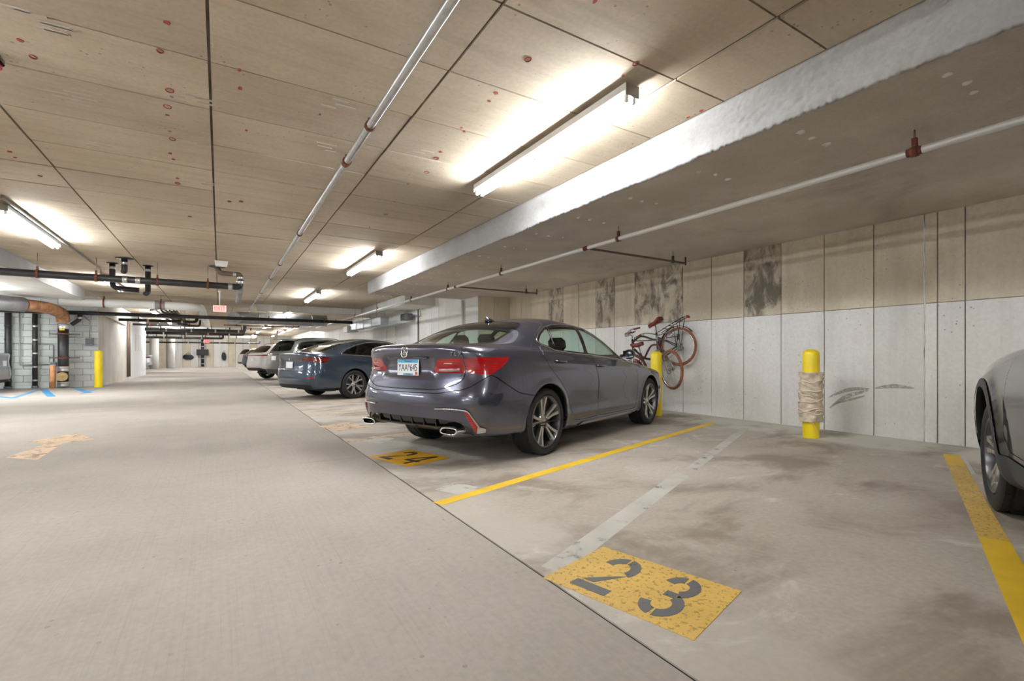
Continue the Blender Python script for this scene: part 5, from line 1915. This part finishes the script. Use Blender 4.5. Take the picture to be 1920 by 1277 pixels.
def hanger(root, p, r, top, m='rust'):
    """rod and clevis ring that carries a pipe; p in world"""
    o = Vector(p) - root.location
    h = top - .02 - p[2] if top > 2.8 else top - .001 - p[2]
    q = empty('pipe_hanger', o, 0, root)
    MB().cyl((0, 0, r), (0, 0, h), .006, 6).build('rod', MATS['steel'], q)
    d = root.get('run', 'X')
    mb = MB(); mb.lathe([(r + .001, -.022), (r + .010, -.022), (r + .010, .022), (r + .001, .022)], 18, axis='X' if d == 'X' else 'Y')
    hb_ = max(.01, min(.07, (h - r) * .85)); mb.box((0, 0, r + hb_ / 2), (.03, .03, hb_))
    mb.build('clevis', MATS[m], q)


def collar(root, p, r, axis, m='coupling', L=.07, name='coupling'):
    o = Vector(p) - root.location
    mb = MB(); k = L / 2
    mb.lathe([(r * .98, -k), (r * 1.10, -k), (r * 1.13, -k * .6), (r * 1.08, -k * .3), (r * 1.08, k * .3), (r * 1.13, k * .6), (r * 1.10, k), (r * .98, k)], 18, c=o, axis=axis)
    mb.build(name, MATS[m], root)


def flange(root, p, r, m='cast_iron'):
    o = Vector(p) - root.location
    MB().lathe([(.001, -.014), (r * .8, -.014), (r, -.004), (r, 0)], 20, c=o).build('ceiling_flange', MATS[m], root)


# sprinkler mains
mp = pipe('sprinkler_pipe', [(1.05, Y0 + .1, 2.885), (1.05, 34, 2.885)], .031, 'galvanised', 'long galvanised sprinkler pipe under the ceiling above the bay edge')
mp['run'] = 'Y'
for y in (3.96, 4.79, 8.0, 10.8, 12.9, 16, 19, 22, 25, 28, 31):
    hanger(mp, (1.05, y, 2.885), .032, ZC, 'rust')
for y in (4.79, 10.8, 16, 22):
    collar(mp, (1.05, y + .06, 2.885), .031, 'Y', 'rust', .05)
rp_ = pipe('sprinkler_pipe', [(4.35, Y0 + .1, 2.50), (4.35, 27, 2.50)], .027, 'pipe_white', 'long white sprinkler pipe under the dropped soffit in front of the wall')
rp_['run'] = 'Y'
for y in (1.47, 4.53, 7.52, 9.9, 12.3):
    hanger(rp_, (4.35, y, 2.50), .028, ZS, 'rust')
for y in (15.5, 18.5, 22, 25):
    hanger(rp_, (4.35, y, 2.50), .028, ZC, 'rust')
for y in (1.47, 5.16, 9.47):
    collar(rp_, (4.35, y, 2.50), .028, 'Y', 'rust', .09, 'tee')
for y, x1, lab in ((5.16, 6.42, 'brown branch pipe from the sprinkler main to the wall above the bicycles'), (9.47, 6.46, 'brown branch pipe from the sprinkler main near the wall return')):
    br = pipe('branch_pipe', [(4.39, y, 2.50), (x1, y, 2.50)], .016, 'pipe_brown', lab, n=10)
    br['run'] = 'X'
    hanger(br, (x1 - .30, y, 2.50), .017, ZS, 'steel_dark')
    MB().cyl((x1 - 4.39, 0, -.03), (x1 - 4.39, 0, .10), .014, 8).build('sprinkler_head', MATS['steel_dark'], br)
cd = pipe('conduit', [(-2.265, 8.2, 2.935), (-2.265, 13.9, 2.935), (-2.265, 13.9, 2.72)], .016, 'conduit', 'thin conduit running along the ceiling past the strip light', n=8)
collar(cd, (-2.265, 11.1, 2.935), .02, 'Y', 'steel')

# cast-iron drain with risers
DY, DZ = 12.4, 2.555
dr = pipe('drain_pipe', [(XL + .3, DY, DZ), (.38, DY, DZ), (.40, DY, DZ + .13)], .070, 'cast_iron', 'long black cast-iron drain pipe hung across the aisle ceiling', n=18)
dr['run'] = 'X'
for x in (-2.94, -2.09, -1.11, -.22):
    hanger(dr, (x, DY, DZ), .072, ZC if x > -3.38 else ZS, 'rust')
for x in (-1.64, -1.43, .20):
    collar(dr, (x, DY, DZ), .07, 'X', 'coupling', .08)
collar(dr, (.40, DY, DZ + .10), .07, 'Z', 'coupling', .07)
up = pipe('drain_riser', [(.40, DY, DZ + .15), (.40, DY, 2.83), (.0, DY - .05, 2.83), (-.05, DY - .05, 2.945)], .055, 'pipe_brown', 'short brown offset pipe joining the drain end to a ceiling flange')
collar(up, (.40, DY, DZ + .20), .058, 'Z', 'coupling', .06); collar(up, (.28, DY - .015, 2.83), .057, 'X', 'coupling', .06)
flange(up, (-.05, DY - .05, ZC - .010), .16)
st_ = pipe('drain_stub', [(.40, DY + .10, DZ - .03), (.39, DY + .50, DZ - .15), (.38, DY + .85, DZ - .25)], .06, 'pipe_grey', 'grey angled stub at the open end of the black drain pipe')
for (x, y, lab, x2) in ((-1.63, 12.25, 'black riser with large ceiling flange dropping to the drain pipe', None), (-1.93, 13.0, 'black riser with small ceiling flange behind the drain pipe', -1.38), (-1.33, 13.0, 'black riser bending under the drain pipe', None)):
    if x == -1.63: pts = [(x, y, ZC - .012), (x, y, 2.72), (x - .02, y + .04, DZ + .14)]
    elif x2: pts = [(x, y, ZC - .012), (x, y, 2.44), (x2 - .10, y, 2.42)]
    else: pts = [(x, y, ZC - .012), (x, y, 2.38), (x - .02, y - .15, 2.34)]
    k = pipe('drain_riser', pts, .052, 'cast_iron', lab)
    flange(k, (x, y, ZC - .010), .15 if x == -1.63 else .10)
    collar(k, (x, y, 2.86), .052, 'Z', 'coupling', .05)

# white insulated main and the pipes around it
wd = pipe('insulated_pipe', [(-4.0, 18.9, 2.62), (-.95, 18.9, 2.62), (-.62, 19.25, 2.62)], .13, 'duct_white', 'thick white insulated pipe crossing the aisle under the ceiling', n=20)
wd['run'] = 'X'
pipe('insulated_pipe', [(-.55, 19.5, 2.63), (-.55, 29.9, 2.63)], .13, 'duct_white', 'thick white insulated pipe running along the aisle away from the beam', n=20)
for x in (-3.0, -1.6):
    hanger(wd, (x, 18.9, 2.62), .132, ZC, 'rust')
collar(wd, (-1.62, 18.9, 2.62), .13, 'X', 'pipe_grey', .25, 'repair_sleeve')
bl_ = pipe('drain_pipe', [(XL + .3, 20.47, 2.40), (4.7, 20.47, 2.40)], .062, 'cast_iron', 'black pipe running across under the white insulated pipe and the far beam')
bl_['run'] = 'X'
for x in (1.6, 3.6):
    hanger(bl_, (x, 20.47, 2.40), .064, 2.73, 'rust')
eb = pipe('storm_pipe', [(XL + .3, 17.4, 2.41), (-5.3, 17.4, 2.41), (-4.55, 18.05, 2.40)], .20, 'pipe_grey', 'large grey storm pipe ending in a rusty orange elbow at the block wall', n=22)
collar(eb, (-5.15, 17.4, 2.41), .20, 'X', 'coupling', .16); collar(eb, (-7.2, 17.4, 2.41), .20, 'X', 'rust', .10, 'clamp')
elbow_pts = catmull([(-4.56, 18.04, 2.40), (-4.30, 18.7, 2.40), (-4.20, 19.15, 2.38)], 4) + catmull([(-4.20, 19.2, 2.37), (-4.20, 19.9, 2.34), (-4.20, 20.15, 2.25), (-4.20, 20.22, 2.09)], 5)
MB().tube([Vector(q) - eb.location for q in elbow_pts], .165, 22).build('rusty_elbow', MATS['pipe_rusty'], eb)
# riser on the block wall
rs = pipe('storm_riser', [(-4.20, 20.22, 2.02), (-4.20, 20.22, 0.03)], .132, 'cast_iron', 'big black vertical riser with brass clean-out on the block wall', n=22)
for z in (1.93, .60, .12):
    collar(rs, (-4.20, 20.22, z), .132, 'Z', 'coupling', .16)
for z in (1.70, .95):
    collar(rs, (-4.20, 20.22, z), .132, 'Z', 'rust', .05, 'strap')
    MB().box(Vector((-4.2, 20.36, z)) - rs.location, (.72, .05, .04)).build('strap_rail', MATS['steel_dark'], rs)
MB().cyl(Vector((-4.20, 20.10, .36)) - rs.location, Vector((-4.20, 20.04, .36)) - rs.location, .14, 24).build('clean_out', MATS['brass'], rs)
MB().box(Vector((-4.20, 20.03, .36)) - rs.location, (.05, .03, .05)).build('clean_out_nut', MATS['brass'], rs)
MB().box(Vector((-4.20, 20.085, 1.84)) - rs.location, (.12, .012, .06)).build('sticker', MATS['label_yellow'], rs)
bs = pipe('branch_pipe', [(-3.82, 20.3, 2.34), (-3.82, 20.3, 2.18), (-4.02, 20.27, 2.0)], .06, 'cast_iron', 'short black branch joining the big riser at an angle')
collar(bs, (-3.82, 20.3, 2.22), .06, 'Z', 'coupling', .06)
for x, r, top, lab in ((-5.50, .075, 2.32, 'black ribbed vertical pipe on the block wall behind the silver car'), (-4.90, .062, 2.32, 'slim black vertical pipe between the conduit and the big riser')):
    k = pipe('drain_riser', [(x, 20.44, top), (x, 20.44, .03)], r, 'cast_iron', lab)
    for z in np.arange(.25, top, .42):
        collar(k, (x, 20.44, z), r, 'Z', 'coupling' if x > -5 else 'cast_iron', .05)
    collar(k, (x, 20.44, .05), r * 1.2, 'Z', 'box_grey', .06, 'foot')
pipe('conduit', [(-5.26, 20.50, 2.33), (-5.26, 20.50, .74), (-4.60, 20.545, .74)], .018, 'conduit', 'grey conduit dropping down the block wall and turning to a box', n=8)
pipe('conduit', [(-8.0, 20.545, 1.40), (-5.30, 20.545, 1.40), (-5.24, 20.545, 1.40), (-4.50, 20.545, 1.37), (-4.50, 20.545, .82)], .015, 'conduit', 'grey conduit crossing the block wall and dropping to a box', n=8)
tag(MB().box((-4.50, 20.54, .745), (.14, .06, .12), bevel=.008).build('junction_box', MATS['box_grey']), 'small grey junction box low on the block wall', 'box')
og = empty('marker_post', (-4.46, 20.28, 0)); tag(og, 'orange stub pipe standing beside the big black riser', 'pipe')
MB().cyl((0, 0, 0), (0, 0, .70), .07, 18).build('sleeve', MATS['orange_pipe'], og); MB().cyl((0, 0, .701), (0, 0, .73), .075, 18).build('cap', MATS['pipe_white'], og)
sb = empty('switch_box', (-3.62, 20.50, 1.48)); tag(sb, 'grey electrical switch box on the block wall near the yellow bollard', 'box')
MB().box((0, 0, 0), (.20, .10, .24), bevel=.01).build('case', MATS['box_grey'], sb); MB().box((0, -.056, .0), (.15, .012, .16), bevel=.004).build('cover', MATS['steel_dark'], sb)
pipe('conduit', [(-3.62, 20.52, 1.61), (-3.62, 20.52, 2.15), (-3.8, 20.54, 2.34)], .012, 'conduit', 'thin conduit rising from the switch box', n=8)
for k, y in enumerate((26.0, 26.5)):
    pipe('conduit', [(XB + .05, y, .12), (XB + .05, y, 2.5)], .035, 'pipe_brown', ['grey-brown conduit at the edge of the white wall, first of a pair', 'grey-brown conduit at the edge of the white wall, second of a pair'][k], n=8)
pipe('wall_conduit', [(XB + .05, 21.0, 2.42), (XB + .05, 25.6, 2.30)], .03, 'pipe_white', 'white conduit along the tan side of the block-built room', n=8)

# deep cross pipes and a ladder tray
for k, (y, z, x0, x1, r, m, lab) in enumerate((
        (23.5, 2.40, -3.3, -.8, .06, 'cast_iron', 'black cross pipe nearest behind the white insulated pipe'),
        (27.0, 2.42, -3.3, -.8, .05, 'cast_iron', 'black cross pipe beside the white wall'),
        (31.0, 2.40, -3.3, 1.2, .09, 'cast_iron', 'thick black cross pipe with elbow end at mid garage'),
        (33.0, 2.62, -7.0, 2.8, .08, 'duct_white', 'white cross pipe above the thick black one'),
        (34.5, 2.34, -7.0, 1.3, .07, 'cast_iron', 'black cross pipe before the round columns'),
        (37.5, 2.52, -7.5, 3.5, .07, 'pipe_brown', 'brown cross pipe before the round columns'),
        (41.0, 2.30, -7.5, .2, .08, 'cast_iron', 'black cross pipe over the round columns'),
        (43.0, 2.50, -7.5, 2.4, .12, 'duct_white', 'thick white cross pipe over the round columns'),
        (47.4, 2.12, -7.5, 3.0, .06, 'cast_iron', 'thin black cross pipe near the far wall'),
        (25.9, 2.76, 1.3, 4.1, .045, 'cast_iron', 'thin black cross pipe above the white crossover'),
        (31.6, 2.76, .2, 4.1, .045, 'pipe_brown', 'thin brown cross pipe beyond the white crossover'))):
    q = pipe('cross_pipe', [(x0, y, z), (x1, y, z), (x1 + .01, y, min(ZC - .03, z + .28))], r, m, lab, n=10)
    q['run'] = 'X'
    for x in np.arange(x0 + .6, x1 - .2, 1.5):
        hanger(q, (x, y, z), r + .002, ZC, 'rust' if k % 2 else 'steel_dark')
    for x in np.arange(x0 + .9, x1 - .2, 1.1):
        collar(q, (x, y, z), r, 'X', 'coupling' if k % 2 == 0 else 'steel_dark', .07)
tr = empty('cable_tray', (-1.55, 20.9, 2.62)); tag(tr, 'ladder cable tray running along the aisle ceiling', 'cable tray')
for sx in (-.22, .22): MB().span((sx - .012, 0, -.04), (sx + .012, 9.5, .04)).build('rail', MATS['steel_dark'], tr)
for k in range(24): MB().cyl((-.22, .2 + k * .4, 0), (.22, .2 + k * .4, 0), .014, 6).build('rung', MATS['steel_dark'], tr)
for k in range(5):
    for sx in (-.22, .22): MB().cyl((sx, .4 + k * 2, .03), (sx, .4 + k * 2, ZC - 2.62 - .012), .007, 6).build('rod', MATS['steel'], tr)
for k in range(3): MB().tube([(-.12 + k * .12, 0, .045), (-.12 + k * .12, 9.5, .045)], .02, 6).build('cable', MATS['cast_iron'], tr)

# sheet-metal ducts
def duct(name, a, b, label, m='duct_metal', segs=4, axis=1):
    root = empty(name, a); tag(root, label, 'duct')
    a, b = Vector(a), Vector(b); d = b - a
    for k in range(segs):
        p0 = Vector((0, 0, 0)); p1 = Vector(d)
        p0[axis] = d[axis] * k / segs; p1[axis] = d[axis] * (k + 1) / segs - .01
        MB().span(p0, p1).build('section', MATS[m], root)
        q0, q1 = Vector((-.02, -.02, -.02)), d + Vector((.02, .02, .02)); q0[axis] = p1[axis] - .02; q1[axis] = p1[axis] + .02
        MB().span(q0, q1).build('joint_flange', MATS['steel'], root)
    return root
dc = duct('air_duct', (4.85, 16.9, 2.12), (5.15, 21.6, 2.42), 'sheet-metal air duct hung above the blue saloon by the far wall', segs=4)
for y in (.5, 2.5, 4.3):
    for x in (0.0, .3): MB().cyl((x, y, .3), (x, y, (ZS if x > .2 else ZC) - 2.12 - .012), .006, 6).build('rod', MATS['steel_dark'], dc)
MB().span((-.10, 4.75, -.06), (.38, 5.5, .2)).build('outlet_box', MATS['duct_white'], dc)
rd = empty('round_duct', (.45, 21.2, 2.50)); tag(rd, 'large round metal duct hanging across the aisle ceiling', 'duct')
MB().tube([(0, 0, -.05), (.02, .35, -.02), (.15, .62, .02), (.5, .75, .03), (3.5, .75, .03)], .24, 20).build('duct_run', MATS['duct_metal'], rd)
for x in (.9, 1.9, 2.9): MB().lathe([(.235, -.02), (.252, -.02), (.252, .02), (.235, .02)], 22, c=(x, .75, .03), axis='X').build('seam_ring', MATS['steel'], rd)
for x in (1.2, 2.9): MB().cyl((x, .75, .27), (x, .75, ZC - 2.50 - .012), .008, 6).build('rod', MATS['steel_dark'], rd)
fu = empty('fan_unit', (5.80, 16.9, 2.42)); tag(fu, 'small grey heater unit bracketed to the far right wall', 'heater')
MB().box((0, 0, 0), (.28, .55, .24), bevel=.02).build('case', MATS['box_grey'], fu)
for k in range(5): MB().box((-.146, -.2 + k * .1, 0), (.012, .05, .18)).build('louvre', MATS['steel_dark'], fu)
MB().box((.17, 0, 0), (.12, .05, .05)).build('bracket', MATS['steel_dark'], fu)
pipe('conduit', [(5.80, 16.6, 2.45), (5.80, 16.1, 2.40), (6.02, 16.05, 2.4), (6.02, 16.05, 2.6)], .015, 'conduit', 'looped conduit feeding the heater unit', n=8)
pipe('downpipe', [(6.0, 12.62, 2.62), (6.0, 12.62, .05)], .035, 'pipe_white', 'white vertical downpipe on the far right wall near the return', n=10)
pipe('downpipe', [(6.01, 16.28, 2.9), (6.01, 16.28, .05)], .02, 'steel_dark', 'thin dark vertical pipe on the far right wall', n=8)

# door in the far right wall
d1 = MB().span((X_WALL2 - .03, 18.95, 0), (X_WALL2 - .006, 20.05, 2.12)).build('door_1', MATS['door_white']); d1['kind'] = 'structure'
for p0, p1 in (((X_WALL2 - .07, 18.86, 0), (X_WALL2 - .006, 18.95, 2.2)), ((X_WALL2 - .07, 20.05, 0), (X_WALL2 - .006, 20.14, 2.2)), ((X_WALL2 - .07, 18.95, 2.12), (X_WALL2 - .006, 20.05, 2.2))):
    MB().span(p0, p1).build('door_frame', MATS['pipe_white'], d1)
MB().cyl((X_WALL2 - .08, 19.1, 1.0), (X_WALL2 - .03, 19.1, 1.0), .03, 12).build('door_handle', MATS['steel'], d1)

# ceiling junction box, exit sign, camera at the frame edge
jb = MB(); q = onz(415, 492, 2.93)
jb.prism([(-.10, -.08), (.10, -.08), (.12, .03), (-.12, .03)], -.06, .06, 'XZ', off=(q.x, q.y, ZC - .045))
tag(jb.build('junction_box', MATS['white_plastic']), 'white junction box on the ceiling before the black drain pipe end', 'box')
ex = empty('exit_sign', (0, 16.9, 2.43)); tag(ex, 'pink-white lit exit sign hanging on a stem over the aisle', 'sign')
MB().box((0, 0, 0), (.34, .06, .20), bevel=.012).build('face', MATS['exit_white'], ex)
q = link_mesh('lettering', text_mesh('EXIT', .15, .002), MATS['exit_red'], ex); q.rotation_euler = (PI / 2, 0, 0); q.location = (0, -.032, 0)
MB().cyl((0, 0, .10), (0, 0, ZC - 2.43), .012, 8).build('stem', MATS['white_plastic'], ex); MB().cyl((0, 0, ZC - 2.43 - .04), (0, 0, ZC - 2.43), .05, 12).build('canopy', MATS['white_plastic'], ex)
e2 = empty('exit_sign', (-.9, 45.2, 2.18)); tag(e2, 'small red lit exit sign far down the aisle', 'sign')
MB().box((0, 0, 0), (.40, .05, .22), bevel=.01).build('face', MATS['exit_red'], e2); MB().cyl((0, 0, .1), (0, 0, ZC - 2.18), .012, 6).build('stem', MATS['white_plastic'], e2)
pb = onz(-1, 121, 2.9)
sc_ = empty('alarm_horn', (pb.x - .03, pb.y, ZC - .01)); tag(sc_, 'black and red alarm device on the ceiling', 'alarm')
MB().box((0, 0, -.03), (.09, .10, .05), bevel=.01).build('base', MATS['gloss_black'], sc_); MB().box((.0, 0, -.07), (.07, .08, .03), bevel=.008).build('lens', MATS['rack_red'], sc_)

# round columns and things on the far wall
for x, y, lab in ((-4.35, 46.3, 'thick round concrete column standing before the hanging black bag'), (-3.55, 49.8, 'round concrete column nearest the far wall'), (-5.6, 45.0, 'round concrete column next to the white wall edge')):
    c = empty('column', (x, y, 0)); tag(c, lab, 'column')
    MB().cyl((0, 0, 0), (0, 0, ZC - .02), .30, 28).build('shaft', MATS['column_white'], c)
    MB().cyl((0, 0, ZC - .2), (0, 0, ZC - .015), .36, 28).build('head', MATS['column_white'], c)
fr_ = pipe('drain_riser', [(-1.35, 52.8, 2.6), (-1.35, 52.8, .05)], .12, 'cast_iron', 'dark vertical pipe on the far wall behind the black board')
for z in (2.3, 1.9, .8, .3): collar(fr_, (-1.35, 52.8, z), .12, 'Z', 'coupling', .08)
bo = empty('notice_board', (-1.35, 52.65, 1.35)); tag(bo, 'black rectangular board mounted across the far dark pipe', 'board')
MB().box((0, 0, 0), (.95, .05, .55), bevel=.01).build('panel', MATS['black_board'], bo); MB().box((0, -.03, 0), (.12, .02, .56)).build('cover_strip', MATS['cast_iron'], bo)
def hung_bag(x, z, w, h, lab):
    r = empty('hanging_bag', (x, 52.88, z)); tag(r, lab, 'bag')
    bm = MB(); vs = []
    for j in range(9):
        t = j / 8; ww = w * (.35 + .65 * math.sin(PI * (t * .8 + .1)))
        for i in range(14):
            a = 2 * PI * i / 14
            vs.append((math.cos(a) * ww / 2 + .1 * w * (t - .5), math.sin(a) * .09, -h * t))
    bm.add(vs, [(j * 14 + i, j * 14 + (i + 1) % 14, (j + 1) * 14 + (i + 1) % 14, (j + 1) * 14 + i) for j in range(8) for i in range(14)] + [tuple(range(14))[::-1], tuple(range(112, 126))], True)
    bm.build('sack', MATS['black_board'], r)
    MB().tube(catmull([(-w * .2, 0, -.04), (-w * .12, 0, .14), (w * .12, 0, .14), (w * .2, 0, -.04)], 4), .015, 6).build('strap', MATS['black_board'], r)
    MB().cyl((0, .1, .13), (0, -.02, .13), .012, 6).build('peg', MATS['steel'], r)
hung_bag(-2.45, 1.15, .85, .45, 'wide black bag hung on the far wall left of the black board')
hung_bag(.35, 1.35, .38, .75, 'narrow black bag hung alone on the far wall')

# tyre scuffs low on the wall beyond the wrapped bollard
worn_paint('scuff_paint', s(184, 178, 168), .40, .26, 12)
for k, (p0, p1, p2, w) in enumerate((((1553, 745), (1590, 731), (1632, 729), .05), ((1555, 765), (1585, 745), (1628, 732), .06), ((1640, 728), (1675, 724), (1715, 728), .05), ((1560, 758), (1600, 748), (1622, 742), .03))):
    c = catmull([onx(*p0, X_WALL - .006), onx(*p1, X_WALL - .006), onx(*p2, X_WALL - .006)], 6)
    n = len(c); vs = []
    for i, q in enumerate(c):
        ww = w * math.sin(PI * (i + .6) / (n + .2))
        vs += [(X_WALL - .0062, q.y, q.z + ww / 2), (X_WALL - .0062, q.y, q.z - ww / 2)]
    MB().add(vs, [(2 * i, 2 * i + 1, 2 * i + 3, 2 * i + 2) for i in range(n - 1)]).build('scuff_mark', MATS['scuff_paint'], wall_r)
